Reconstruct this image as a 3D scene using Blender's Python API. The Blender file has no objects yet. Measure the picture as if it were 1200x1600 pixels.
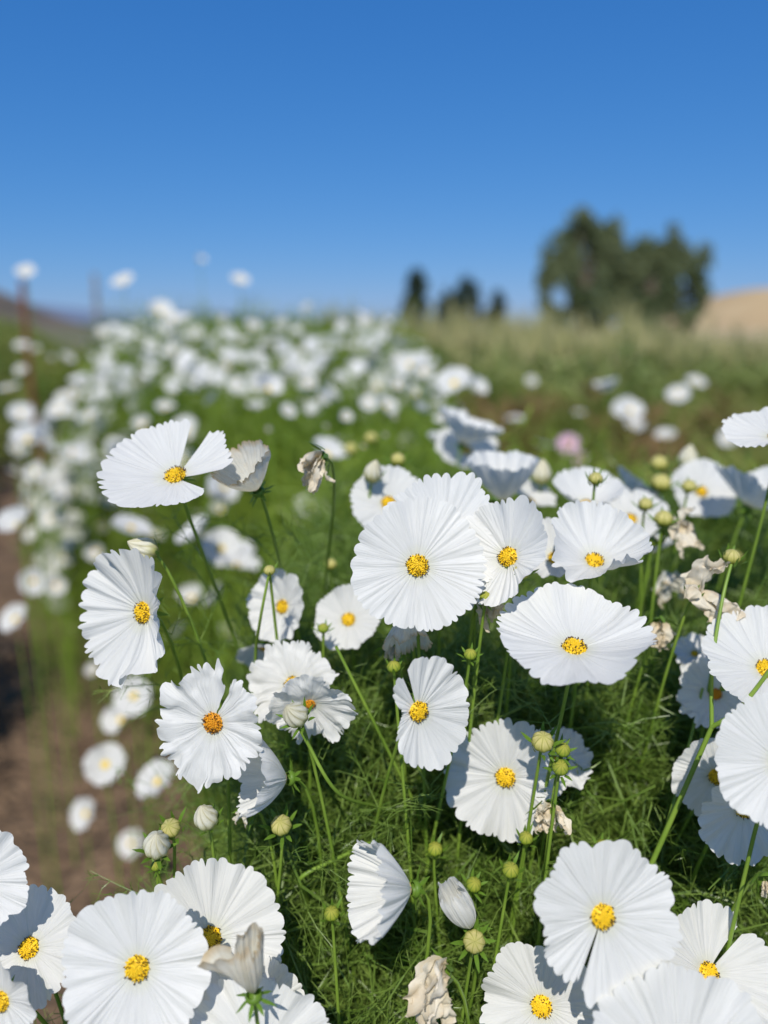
import bpy, math, random
import numpy as np
from mathutils import Vector, Matrix, noise as mnoise

R_ = math.radians
scene = bpy.context.scene
col = scene.collection

# ------------------------------------------------------------------ camera, sky, sun, exposure
CAM_H = 1.15
PITCH = R_(13.6)
F_PX = 1202.0                       # focal length in pixels of the 1200 x 1600 photograph
cam_d = bpy.data.cameras.new('camera')
cam = bpy.data.objects.new('camera', cam_d); col.objects.link(cam)
cam.location = (0, 0, CAM_H)
cam.rotation_euler = (math.pi / 2 - PITCH, 0, 0)
cam_d.sensor_fit = 'VERTICAL'; cam_d.sensor_height = 34.6; cam_d.sensor_width = 25.95
cam_d.lens = 34.6 * F_PX / 1600
cam_d.clip_start = 0.02; cam_d.clip_end = 20000
cam_d.dof.use_dof = True
cam_d.dof.focus_distance = 0.425
cam_d.dof.aperture_fstop = 2.7
scene.camera = cam

SUN_TRAVEL = Vector((0.116, 0.798, -0.954)).normalized()
sun_el = math.asin(-SUN_TRAVEL.z)
sun_az = math.atan2(-SUN_TRAVEL.x, -SUN_TRAVEL.y)
world = bpy.data.worlds.new('World'); scene.world = world; world.use_nodes = True
wn = world.node_tree.nodes; wl = world.node_tree.links
bg = wn['Background']
sky = wn.new('ShaderNodeTexSky'); sky.sky_type = 'NISHITA'; sky.sun_disc = False
sky.sun_elevation = sun_el; sky.sun_rotation = sun_az
sky.altitude = 600; sky.air_density = 1.0; sky.dust_density = 0.15; sky.ozone_density = 3.0
# one even colour grade over the whole sky: the deep, clear blue of dry summer air
sep = wn.new('ShaderNodeSeparateColor'); com = wn.new('ShaderNodeCombineColor'); wl.new(sky.outputs[0], sep.inputs[0])
SKY_K = 0.12
for i, (gain, power) in enumerate(((0.28, 1.1), (0.415, 0.66), (0.72, 0.46))):
    m1 = wn.new('ShaderNodeMath'); m1.operation = 'MULTIPLY'; m1.inputs[1].default_value = SKY_K; wl.new(sep.outputs[i], m1.inputs[0])
    m2 = wn.new('ShaderNodeMath'); m2.operation = 'POWER'; m2.inputs[1].default_value = power; wl.new(m1.outputs[0], m2.inputs[0])
    m3 = wn.new('ShaderNodeMath'); m3.operation = 'MULTIPLY'; m3.inputs[1].default_value = gain / SKY_K; wl.new(m2.outputs[0], m3.inputs[0])
    wl.new(m3.outputs[0], com.inputs[i])
wl.new(com.outputs[0], bg.inputs[0])
bg.inputs[1].default_value = SKY_K
sun_d = bpy.data.lights.new('sun', 'SUN'); sun_d.energy = 4.3; sun_d.angle = R_(0.53); sun_d.color = (1.0, 0.955, 0.88)
sun = bpy.data.objects.new('sun', sun_d); col.objects.link(sun); sun.location = (-1, -6, 8)
sun.rotation_euler = SUN_TRAVEL.to_track_quat('-Z', 'Y').to_euler()
vs = scene.view_settings
vs.view_transform = 'Standard'; vs.look = 'None'; vs.exposure = 0.0; vs.gamma = 1.0; vs.use_curve_mapping = False
scene.render.engine = 'CYCLES'
scene.cycles.use_denoising = True
scene.cycles.max_bounces = 8; scene.cycles.transmission_bounces = 6
scene.cycles.sample_clamp_indirect = 6

FWD = np.array([0, math.cos(PITCH), -math.sin(PITCH)])
UPV = np.array([0, math.sin(PITCH), math.cos(PITCH)])
RGT = np.array([1.0, 0, 0]); BACK = -FWD
CAM = np.array([0, 0, CAM_H])

def at(px, py, t):
    """the point that stands t metres out along the viewing axis"""
    return CAM + t * (FWD + RGT * (px - 600) / F_PX - UPV * (py - 800) / F_PX)

def project(P):
    d = P - CAM
    t = d @ FWD
    tt = np.where(np.abs(t) < 1e-6, 1e-6, t)
    return 600 + F_PX * (d @ RGT) / tt, 800 - F_PX * (d @ UPV) / tt, t

# ------------------------------------------------------------------ materials
def mat(name):
    m = bpy.data.materials.new(name); m.use_nodes = True
    nt = m.node_tree; nt.nodes.clear()
    out = nt.nodes.new('ShaderNodeOutputMaterial')
    return m, nt, out

def N(nt, t, **kw):
    n = nt.nodes.new('ShaderNode' + t)
    for k, v in kw.items():
        setattr(n, k, v)
    return n

def ramp(nt, stops, fac):
    r = N(nt, 'ValToRGB'); el = r.color_ramp.elements
    while len(el) < len(stops): el.new(0.5)
    for e, (p, c) in zip(el, stops): e.position = p; e.color = (*c, 1)
    nt.links.new(fac, r.inputs[0])
    return r.outputs[0]

def thin(nt, out, colour, trans=0.3, rough=0.55, tint=(1, 1, 1), bump=None, spec=0.3):
    """thin living tissue: a principled surface with some light passing through"""
    p = N(nt, 'BsdfPrincipled'); p.inputs['Roughness'].default_value = rough; p.inputs['Specular IOR Level'].default_value = spec
    tr = N(nt, 'BsdfTranslucent'); mx = N(nt, 'MixShader'); mx.inputs[0].default_value = trans
    mul = N(nt, 'MixRGB', blend_type='MULTIPLY'); mul.inputs[0].default_value = 1; mul.inputs[2].default_value = (*tint, 1)
    if isinstance(colour, tuple):
        p.inputs['Base Color'].default_value = (*colour, 1); mul.inputs[1].default_value = (*colour, 1)
    else:
        nt.links.new(colour, p.inputs['Base Color']); nt.links.new(colour, mul.inputs[1])
    nt.links.new(mul.outputs[0], tr.inputs[0])
    if bump is not None:
        nt.links.new(bump, p.inputs['Normal']); nt.links.new(bump, tr.inputs['Normal'])
    nt.links.new(p.outputs[0], mx.inputs[1]); nt.links.new(tr.outputs[0], mx.inputs[2])
    nt.links.new(mx.outputs[0], out.inputs[0])

def petal_material(name, stops, trans, streak, bump_d, age=None, ribs=None):
    m, nt, out = mat(name)
    uv = N(nt, 'UVMap'); sep = N(nt, 'SeparateXYZ'); nt.links.new(uv.outputs[0], sep.inputs[0])
    c = ramp(nt, stops, sep.outputs[1])
    mp = N(nt, 'Mapping'); mp.inputs['Scale'].default_value = (170, 2.2, 1); nt.links.new(uv.outputs[0], mp.inputs[0])
    nz = N(nt, 'TexNoise'); nz.inputs['Scale'].default_value = 1.0; nz.inputs['Detail'].default_value = 3; nt.links.new(mp.outputs[0], nz.inputs['Vector'])
    mx = N(nt, 'MixRGB', blend_type='MULTIPLY'); mx.inputs[0].default_value = streak
    g = ramp(nt, [(0.3, (0.72, 0.74, 0.72)), (0.6, (1, 1, 1))], nz.outputs[0])
    nt.links.new(c, mx.inputs[1]); nt.links.new(g, mx.inputs[2])
    last = mx.outputs[0]
    if ribs:                                   # seams between the petals of a closed bud
        tw = N(nt, 'Math', operation='MULTIPLY_ADD'); tw.inputs[1].default_value = ribs[1]; nt.links.new(sep.outputs[1], tw.inputs[0]); nt.links.new(sep.outputs[0], tw.inputs[2])
        sc = N(nt, 'Math', operation='MULTIPLY'); sc.inputs[1].default_value = 8; nt.links.new(tw.outputs[0], sc.inputs[0])
        pp = N(nt, 'Math', operation='PINGPONG'); pp.inputs[1].default_value = 0.5; nt.links.new(sc.outputs[0], pp.inputs[0])
        f = ramp(nt, [(0.0, (1, 1, 1)), (0.16, (0, 0, 0))], pp.outputs[0])
        m4 = N(nt, 'MixRGB'); m4.inputs[2].default_value = (*ribs[0], 1); nt.links.new(f, m4.inputs[0]); nt.links.new(last, m4.inputs[1]); last = m4.outputs[0]
    if age:
        oc = N(nt, 'TexCoord'); n2 = N(nt, 'TexNoise'); n2.inputs['Scale'].default_value = 140; n2.inputs['Detail'].default_value = 5
        nt.links.new(oc.outputs['Object'], n2.inputs['Vector'])
        f = ramp(nt, [(0.48, (0, 0, 0)), (0.66, (1, 1, 1))], n2.outputs[0])
        m3 = N(nt, 'MixRGB'); m3.inputs[2].default_value = (*age, 1)
        nt.links.new(f, m3.inputs[0]); nt.links.new(last, m3.inputs[1]); last = m3.outputs[0]
    b = N(nt, 'Bump'); b.inputs['Strength'].default_value = 0.6; b.inputs['Distance'].default_value = bump_d
    nt.links.new(nz.outputs[0], b.inputs['Height'])
    thin(nt, out, last, trans, 0.5, (1, 0.99, 0.92), b.outputs[0], 0.25)
    return m

WHITE = (0.85, 0.84, 0.80)
M = {}
M['petal'] = petal_material('white_petal', [(0.0, (0.80, 0.79, 0.50)), (0.16, (0.82, 0.82, 0.70)), (0.34, WHITE), (1.0, WHITE)], 0.34, 0.26, 0.0009)
M['petal_old'] = petal_material('ageing_petal', [(0.0, (0.74, 0.68, 0.40)), (0.3, (0.84, 0.82, 0.74)), (0.85, (0.84, 0.81, 0.72)), (1.0, (0.66, 0.50, 0.28))], 0.42, 0.35, 0.0008, (0.80, 0.74, 0.62))
M['petal_dry'] = petal_material('dried_petal', [(0.0, (0.70, 0.58, 0.36)), (0.4, (0.86, 0.79, 0.65)), (1.0, (0.82, 0.71, 0.53))], 0.30, 0.6, 0.0012, (0.74, 0.62, 0.44))
M['petal_pink'] = petal_material('pink_petal', [(0.0, (0.7, 0.35, 0.45)), (0.4, (0.80, 0.46, 0.62)), (1.0, (0.82, 0.58, 0.72))], 0.22, 0.3, 0.0006)
M['bud_white'] = petal_material('bud_cream', [(0.0, (0.30, 0.36, 0.05)), (0.22, (0.62, 0.60, 0.22)), (0.5, (0.86, 0.83, 0.66)), (1.0, (0.86, 0.80, 0.58))], 0.12, 0.7, 0.0012, None, ((0.62, 0.56, 0.30), .18))
M['bud_yellow'] = petal_material('bud_yellow', [(0.0, (0.20, 0.30, 0.03)), (0.35, (0.50, 0.50, 0.08)), (0.8, (0.70, 0.62, 0.24)), (1.0, (0.56, 0.52, 0.16))], 0.08, 0.6, 0.0012, None, ((0.34, 0.34, 0.06), .06))
M['bud_green'] = petal_material('bud_green', [(0.0, (0.12, 0.22, 0.02)), (0.5, (0.26, 0.36, 0.03)), (1.0, (0.46, 0.44, 0.07))], 0.08, 0.5, 0.001, None, ((0.14, 0.22, 0.03), .02))

def simple(name, c1, c2, scale, rough=0.6, trans=0.0, tint=(1, 1, 1), bump=0.0, spec=0.3):
    m, nt, out = mat(name)
    oc = N(nt, 'TexCoord'); nz = N(nt, 'TexNoise'); nz.inputs['Scale'].default_value = scale; nz.inputs['Detail'].default_value = 6
    nt.links.new(oc.outputs['Object'], nz.inputs['Vector'])
    c = ramp(nt, [(0.32, c1), (0.68, c2)], nz.outputs[0])
    bo = None
    if bump:
        b = N(nt, 'Bump'); b.inputs['Distance'].default_value = bump; b.inputs['Strength'].default_value = 1; nt.links.new(nz.outputs[0], b.inputs['Height']); bo = b.outputs[0]
    thin(nt, out, c, trans, rough, tint, bo, spec)
    return m

M['floret'] = simple('yellow_floret', (0.80, 0.47, 0.010), (0.88, 0.66, 0.03), 400, 0.55, 0.0)
M['floret_old'] = simple('orange_floret', (0.60, 0.20, 0.008), (0.80, 0.42, 0.02), 400, 0.55, 0.0)
M['anther'] = simple('dark_anther', (0.035, 0.014, 0.006), (0.09, 0.035, 0.012), 300, 0.6)
M['stem'] = simple('green_stem', (0.14, 0.24, 0.025), (0.22, 0.33, 0.045), 60, 0.45, 0.0, spec=0.4)
M['sepal'] = simple('green_sepal', (0.09, 0.19, 0.02), (0.17, 0.28, 0.035), 90, 0.45, 0.2, (0.9, 1, 0.4))
M['leaf'] = simple('feathery_leaf', (0.085, 0.165, 0.018), (0.225, 0.315, 0.065), 26, 0.38, 0.24, (1.0, 1.1, 0.35), spec=0.5)
_nt = M['leaf'].node_tree; _r = [n for n in _nt.nodes if n.type == 'VALTORGB'][0].color_ramp      # a few yellowed threads
_e = _r.elements.new(0.80); _e.color = (0.34, 0.30, 0.10, 1)
M['leaf_mid'] = simple('row_foliage', (0.12, 0.21, 0.018), (0.28, 0.37, 0.05), 5, 0.5, 0.3, (1.0, 1.1, 0.35))
M['leaf_weed'] = simple('weed_foliage', (0.11, 0.18, 0.03), (0.33, 0.34, 0.09), 1.1, 0.5, 0.25, (1.0, 1.1, 0.4))
M['leaf_red'] = simple('reddish_foliage', (0.23, 0.13, 0.055), (0.28, 0.20, 0.075), 3.0, 0.5, 0.2)
M['leaf_corn'] = simple('corn_leaf', (0.10, 0.19, 0.04), (0.38, 0.39, 0.14), 1.3, 0.5, 0.2, (1.0, 1.1, 0.5))
M['tassel'] = simple('dry_tassel', (0.28, 0.29, 0.11), (0.42, 0.38, 0.18), 3.0, 0.7)
M['tree_leaf'] = simple('tree_foliage', (0.085, 0.125, 0.055), (0.20, 0.235, 0.115), 0.35, 0.6, 0.15, (1, 1.1, 0.5))
M['dark_leaf'] = simple('dark_tree_foliage', (0.022, 0.042, 0.026), (0.05, 0.075, 0.040), 0.35, 0.6, 0.1)
M['bark'] = simple('bark', (0.10, 0.075, 0.055), (0.20, 0.16, 0.12), 3, 0.8, bump=0.02)
M['rust'] = simple('rusty_metal', (0.16, 0.055, 0.03), (0.28, 0.11, 0.06), 30, 0.7)
M['grey_wood'] = simple('weathered_wood', (0.22, 0.21, 0.22), (0.34, 0.32, 0.32), 12, 0.8)
M['dry_grass'] = simple('dry_grass_hill', (0.42, 0.29, 0.145), (0.52, 0.385, 0.21), 0.05, 0.9, bump=0.2)
M['scrub'] = simple('scrub_hill', (0.10, 0.085, 0.06), (0.19, 0.145, 0.105), 0.05, 0.9, bump=0.2)
M['ridge'] = simple('far_ridge', (0.12, 0.16, 0.24), (0.16, 0.20, 0.28), 0.003, 0.9)  # blue of distant haze put into the surface colour; no hazy air built

def soil_material():
    m, nt, out = mat('tilled_soil')
    oc = N(nt, 'TexCoord')
    n1 = N(nt, 'TexNoise'); n1.inputs['Scale'].default_value = 9; n1.inputs['Detail'].default_value = 8; n1.inputs['Roughness'].default_value = 0.65
    n2 = N(nt, 'TexVoronoi'); n2.inputs['Scale'].default_value = 38
    nt.links.new(oc.outputs['Object'], n1.inputs['Vector']); nt.links.new(oc.outputs['Object'], n2.inputs['Vector'])
    c = ramp(nt, [(0.3, (0.085, 0.050, 0.028)), (0.52, (0.165, 0.105, 0.062)), (0.72, (0.25, 0.165, 0.10))], n1.outputs[0])
    ad = N(nt, 'Math', operation='ADD'); nt.links.new(n1.outputs[0], ad.inputs[0]); nt.links.new(n2.outputs[0], ad.inputs[1])
    b = N(nt, 'Bump'); b.inputs['Distance'].default_value = 0.02; nt.links.new(ad.outputs[0], b.inputs['Height'])
    p = N(nt, 'BsdfPrincipled'); p.inputs['Roughness'].default_value = 0.95
    nt.links.new(c, p.inputs['Base Color']); nt.links.new(b.outputs[0], p.inputs['Normal']); nt.links.new(p.outputs[0], out.inputs[0])
    return m
M['soil'] = soil_material()

def ground_material():
    m, nt, out = mat('field_ground')
    oc = N(nt, 'TexCoord'); n1 = N(nt, 'TexNoise'); n1.inputs['Scale'].default_value = 0.6; n1.inputs['Detail'].default_value = 9
    nt.links.new(oc.outputs['Object'], n1.inputs['Vector'])
    near = ramp(nt, [(0.35, (0.14, 0.10, 0.06)), (0.6, (0.13, 0.15, 0.045))], n1.outputs[0])
    far = ramp(nt, [(0.3, (0.42, 0.31, 0.16)), (0.7, (0.52, 0.40, 0.22))], n1.outputs[0])
    sp = N(nt, 'SeparateXYZ'); nt.links.new(oc.outputs['Object'], sp.inputs[0])
    mr = N(nt, 'MapRange'); mr.inputs['From Min'].default_value = 20; mr.inputs['From Max'].default_value = 34; nt.links.new(sp.outputs[1], mr.inputs['Value'])
    mr2 = N(nt, 'MapRange'); mr2.inputs['From Min'].default_value = -2; mr2.inputs['From Max'].default_value = 3; nt.links.new(sp.outputs[0], mr2.inputs['Value'])
    mm = N(nt, 'Math', operation='MULTIPLY'); nt.links.new(mr.outputs[0], mm.inputs[0]); nt.links.new(mr2.outputs[0], mm.inputs[1])
    mx = N(nt, 'MixRGB'); nt.links.new(mm.outputs[0], mx.inputs[0]); nt.links.new(near, mx.inputs[1]); nt.links.new(far, mx.inputs[2])
    b = N(nt, 'Bump'); b.inputs['Distance'].default_value = 0.05; nt.links.new(n1.outputs[0], b.inputs['Height'])
    p = N(nt, 'BsdfPrincipled'); p.inputs['Roughness'].default_value = 0.95
    nt.links.new(mx.outputs[0], p.inputs['Base Color']); nt.links.new(b.outputs[0], p.inputs['Normal']); nt.links.new(p.outputs[0], out.inputs[0])
    return m
M['ground'] = ground_material()

# ------------------------------------------------------------------ mesh and object helpers
def make_mesh(name, V, F, mats, uv=None, mi=None, smooth=True):
    """V (n,3); F (m,4) quads, or a list of arrays of quads / triangles"""
    me = bpy.data.meshes.new(name)
    V = np.asarray(V, dtype=np.float32)
    Fs = [np.asarray(f, dtype=np.int32) for f in (F if isinstance(F, list) else [F]) if len(f)]
    loops = np.concatenate([f.ravel() for f in Fs])
    tot = np.concatenate([np.full(len(f), f.shape[1], np.int32) for f in Fs])
    start = np.concatenate([[0], np.cumsum(tot)[:-1]]).astype(np.int32)
    me.vertices.add(len(V)); me.vertices.foreach_set('co', V.ravel())
    me.loops.add(len(loops)); me.loops.foreach_set('vertex_index', loops)
    me.polygons.add(len(tot)); me.polygons.foreach_set('loop_start', start); me.polygons.foreach_set('loop_total', tot)
    me.polygons.foreach_set('use_smooth', np.full(len(tot), smooth, dtype=bool))
    for m in (mats if isinstance(mats, (list, tuple)) else [mats]): me.materials.append(m)
    if mi is not None: me.polygons.foreach_set('material_index', np.asarray(mi, np.int32))
    if uv is not None:
        l = me.uv_layers.new(name='UVMap'); l.data.foreach_set('uv', np.asarray(uv, np.float32)[loops].ravel())
    me.update()
    return me

LEAFY = []
def link(name, data, parent=None, loc=(0, 0, 0), rot=None, scale=None):
    o = bpy.data.objects.new(name, data); col.objects.link(o)
    o.location = tuple(loc)
    if rot is not None: o.rotation_mode = 'QUATERNION'; o.rotation_quaternion = rot
    if scale is not None: o.scale = (scale,) * 3 if np.isscalar(scale) else tuple(scale)
    if parent is not None:
        o.parent = parent
        if name == 'stem' and len(STEMS) > len(LEAFY): LEAFY.append(parent)
    return o

def tag(o, label, cat=None, group=None, kind=None):
    o['label'] = label
    if cat: o['category'] = cat
    if group: o['group'] = group
    if kind: o['kind'] = kind
    return o

def struct(name, me, label=None):
    o = link(name, me); o['kind'] = 'structure'
    if label: o['label'] = label
    return o

class Geo:
    """collects vertices and faces for one mesh"""
    def __init__(s): s.V = []; s.Q = []; s.T = []; s.n = 0; s.qm = []; s.tm = []; s.U = []
    def add(s, V, Q=None, T=None, m=0, U=None):
        V = np.asarray(V, float)
        if Q is not None and len(Q): s.Q.append(np.asarray(Q) + s.n); s.qm += [m] * len(Q)
        if T is not None and len(T): s.T.append(np.asarray(T) + s.n); s.tm += [m] * len(T)
        s.V.append(V); s.U.append(np.zeros((len(V), 2)) if U is None else np.asarray(U)); s.n += len(V)
    def build(s, name, mats, smooth=True):
        F = []
        if s.Q: F.append(np.concatenate(s.Q))
        if s.T: F.append(np.concatenate(s.T))
        return make_mesh(name, np.concatenate(s.V), F, mats, np.concatenate(s.U), s.qm + s.tm, smooth)

def grid_faces(nu, nv, wrap=False):
    """nu columns by nv rows of vertices, index = column * nv + row"""
    iu = np.arange(nu if wrap else nu - 1); iv = np.arange(nv - 1)
    a, b = np.meshgrid(iu, iv, indexing='ij'); a2 = (a + 1) % nu
    return np.stack([a * nv + b, a2 * nv + b, a2 * nv + b + 1, a * nv + b + 1], -1).reshape(-1, 4)

def tube(P, r, sides=6, cap=True):
    """tube along points P with radii r"""
    P = np.asarray(P, float); r = np.broadcast_to(np.asarray(r, float), (len(P),))
    T = np.gradient(P, axis=0); T /= np.linalg.norm(T, axis=1, keepdims=True) + 1e-12
    ref = np.array([1.0, 0, 0]) if abs(T[0][0]) < 0.8 else np.array([0, 1.0, 0])
    A = np.cross(T, ref); A /= np.linalg.norm(A, axis=1, keepdims=True) + 1e-12
    B = np.cross(T, A)
    th = np.arange(sides) * 2 * math.pi / sides
    V = P[None] + r[None, :, None] * (np.cos(th)[:, None, None] * A[None] + np.sin(th)[:, None, None] * B[None])
    V = V.reshape(-1, 3); Q = grid_faces(sides, len(P), True)
    return V, Q

def bez(p0, p1, p2, p3, n):
    t = np.linspace(0, 1, n)[:, None]
    return (1 - t) ** 3 * p0 + 3 * (1 - t) ** 2 * t * p1 + 3 * (1 - t) * t * t * p2 + t ** 3 * p3

def smoothstep(a, b, x):
    t = np.clip((x - a) / (b - a), 0, 1); return t * t * (3 - 2 * t)

def quat_from_axes(x, y, z):
    return Matrix(np.stack([x, y, z], 1).tolist()).to_quaternion()

def face_frame(dirdeg, tilt):
    """a flower face turned `tilt` degrees away from facing back along the view, towards `dirdeg` (0 right, 90 up)"""
    d, t = R_(dirdeg), R_(tilt)
    n = math.cos(t) * BACK + math.sin(t) * (math.cos(d) * RGT + math.sin(d) * UPV)
    ref = UPV if abs(n @ UPV) < 0.985 else FWD
    y = ref - n * (n @ ref)
    if ref is FWD and n @ UPV < 0: y = -y
    y /= np.linalg.norm(y); x = np.cross(y, n)
    return x, y, n

# ------------------------------------------------------------------ the ground, path, hills
def polar_ground():
    rad = np.concatenate([np.linspace(0.0, 12, 25)[1:], np.geomspace(13, 9000, 36)])
    th = np.arange(72) * 2 * math.pi / 72
    V = [[0, 0, 0]] + [[r * math.cos(a), r * math.sin(a), 0] for a in th for r in rad]
    n = len(rad); Q = grid_faces(72, n, True) + 1
    T = [[0, 1 + i * n, 1 + ((i + 1) % 72) * n] for i in range(72)]
    return make_mesh('ground', np.array(V) + np.array([0, 0, -0.06]), [Q, np.array(T)], M['ground'])
struct('ground', polar_ground(), 'flat field ground reaching the horizon')

def soil_sheet():
    xs = np.linspace(-3.6, 1.6, 150); ys = np.linspace(-0.6, 8.5, 230)
    X, Y = np.meshgrid(xs, ys, indexing='ij')
    Z = np.empty_like(X)
    for i in range(X.shape[0]):
        for j in range(X.shape[1]):
            p = Vector((X[i, j], Y[i, j], 0))
            Z[i, j] = 0.035 * mnoise.noise(p * 3.1) + 0.022 * mnoise.noise(p * 9.0) + 0.016 * mnoise.noise(p * 22.0)
    edge = np.minimum.reduce([X - xs[0], xs[-1] - X, Y - ys[0], ys[-1] - Y])
    Z = Z - 0.12 * (1 - smoothstep(0, 0.3, edge))
    V = np.stack([X, Y, Z], -1).reshape(-1, 3)
    return make_mesh('soil_path', V, grid_faces(150, 230), M['soil'])
struct('soil_path', soil_sheet(), 'bare crumbly brown soil path beside the flower row')

def hill(name, x0, x1, y0, depth, prof, m, seed, label):
    """a ridge: prof gives heights along x; the slope falls to the ground at the front and behind"""
    nx, ny = 60, 16
    xs = np.linspace(x0, x1, nx); h = np.interp(xs, [p[0] for p in prof], [p[1] for p in prof])
    V = []
    for i in range(nx):
        for j in range(ny):
            t = j / (ny - 1); s = math.sin(math.pi * t) ** 0.8
            z = h[i] * s
            z += 0.10 * h[i] * s * mnoise.noise(Vector((xs[i] / (x1 - x0) * 14 + seed, t * 4, seed)))
            V.append((xs[i], y0 + depth * t, z - 0.3))
    return struct(name, make_mesh(name, V, grid_faces(nx, ny), m), label)
hill('dry_hill', 95, 420, 280, 160, [(95, 0), (132, 3), (147, 10.5), (156, 15.5), (166, 17.8), (178, 17.5), (205, 13), (260, 11), (330, 22), (420, 0)], M['dry_grass'], 3, 'smooth tan dry-grass hill beyond the tall trees')
hill('scrub_hill', -520, -140, 330, 180, [(-520, 0), (-420, 60), (-300, 48), (-235, 31), (-208, 20), (-190, 8), (-172, 0), (-140, 0)], M['scrub'], 8, 'dark brown scrub hill sloping down to the field')
hill('far_ridge', -2600, 900, 3600, 900, [(-2600, 90), (-1900, 120), (-1300, 60), (-900, 75), (-500, 45), (-100, 40), (300, 18), (900, 0)], M['ridge'], 5, 'low ridge, haze blue painted into its colour, far behind the flower row')

# ------------------------------------------------------------------ shape of the flower row
LE = ([-1, .3, .5, .8, 1.03, 1.3, 1.6, 2.0, 2.3, 3.4, 6, 14], [-.10, -.13, -.17, -.19, -.23, -.32, -.41, -.76, -1.10, -1.52, -2.2, -4.6])
RE = ([-1, .3, .8, 1.1, 1.5, 2.2, 4.1, 6, 14], [.9, 1.1, 1.15, .85, .52, .46, .42, -.1, -2.2])
HT = ([-1, .25, .33, .39, .43, .475, .53, .65, 1.0, 1.5, 2.2, 3, 4, 14], [.56, .65, .72, .79, .845, .905, .94, .95, .91, .90, .96, 1.05, 1.07, 1.07])
def row_height(x, y):
    le = np.interp(y, *LE); re = np.interp(y, *RE); h = np.interp(y, *HT)
    fl = 0.42 + 0.58 * smoothstep(0, np.interp(y, [.5, 1.2, 2.5], [.10, .22, .35]), x - le); fr = 0.5 + 0.5 * smoothstep(0, 0.4, re - x)
    hollow = 0.12 * np.exp(-((x - .22) / .10) ** 2 - ((y - .72) / .16) ** 2)
    return h * fl * fr - hollow

# ------------------------------------------------------------------ feathery foliage (stuff)
def ribbon_set(threads, w0):
    """threads: list of (points, width scale) -> verts, quads of tapering ribbons"""
    g = Geo()
    for P, w, seed in threads:
        P = np.asarray(P, float); n = len(P)
        T = np.gradient(P, axis=0); T /= np.linalg.norm(T, axis=1, keepdims=True) + 1e-12
        rr = np.random.RandomState(seed).normal(size=3); S = np.cross(T, rr); S /= np.linalg.norm(S, axis=1, keepdims=True) + 1e-12
        ww = w0 * w * np.linspace(1, 0.35, n)[:, None] * 0.5
        V = np.empty((n * 2, 3)); V[:n] = P - S * ww; V[n:] = P + S * ww
        i = np.arange(n - 1); g.add(V, np.stack([i, i + n, i + n + 1, i + 1], -1))
    return np.concatenate(g.V), np.concatenate(g.Q)

def feather_leaf(rng, pairs, forks, seg, w0):
    """a cosmos leaf of unit length along z, split into thread-like segments"""
    th = []
    bend = rng.uniform(-.35, .35, 2)
    def spine(t): return np.array([bend[0] * t * t, bend[1] * t * t, t * 0.95])
    th.append(([spine(t) for t in np.linspace(0, 1, seg + 2)], 1.15, rng.randint(1 << 30)))
    roll0 = rng.uniform(0, 6.28)
    for i in range(pairs):
        t = 0.18 + 0.72 * i / max(pairs - 1, 1)
        p0 = spine(t); L = 0.46 * (1 - 0.55 * t) * rng.uniform(.8, 1.2)
        for s in (0, math.pi):
            a = roll0 + s + rng.normal(0, .45)
            out = np.array([math.cos(a), math.sin(a), 0]); up = np.array([0, 0, 1.0])
            d = out * 0.75 + up * 0.62 + rng.normal(0, .14, 3); d /= np.linalg.norm(d)
            c = rng.normal(0, .42, 3)
            def pin(u, p0=p0, d=d, L=L, c=c): return p0 + d * L * u + c * L * u * u
            th.append(([pin(u) for u in np.linspace(0, 1, seg + 1)], 0.95, rng.randint(1 << 30)))
            for f in range(forks):
                u = rng.uniform(.3, .65); q0 = pin(u)
                d2 = d + np.cross(d, rng.normal(0, 1, 3)) * 0.6; d2 /= np.linalg.norm(d2); l2 = L * rng.uniform(.35, .6); c2 = rng.normal(0, .3, 3)
                th.append(([q0 + d2 * l2 * v + c2 * l2 * v * v for v in np.linspace(0, 1, seg + 1)], 0.8, rng.randint(1 << 30)))
    return ribbon_set(th, w0)

def blade_clump(rng, blades, w0):
    th = []
    for b in range(blades):
        a = rng.uniform(0, 6.28); sp = rng.uniform(.15, .75); L = rng.uniform(.6, 1.1)
        d = np.array([math.cos(a) * sp, math.sin(a) * sp, 1.0]); d /= np.linalg.norm(d)
        th.append(([d * L * u + np.array([math.cos(a), math.sin(a), -.7]) * 0.3 * L * u * u for u in (0, .5, 1)], 1.0, rng.randint(1 << 30)))
    return ribbon_set(th, w0)

def rot_to(D, roll):
    """rotation matrices taking z to the unit rows of D after a roll about z"""
    ref = np.where(np.abs(D[:, 2:3]) < .9, np.array([[0, 0, 1.0]]), np.array([[1.0, 0, 0]]))
    X = np.cross(ref, D); X /= np.linalg.norm(X, axis=1, keepdims=True); Y = np.cross(D, X)
    c, s = np.cos(roll)[:, None], np.sin(roll)[:, None]
    return np.stack([X * c + Y * s, -X * s + Y * c, D], -1)

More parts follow.
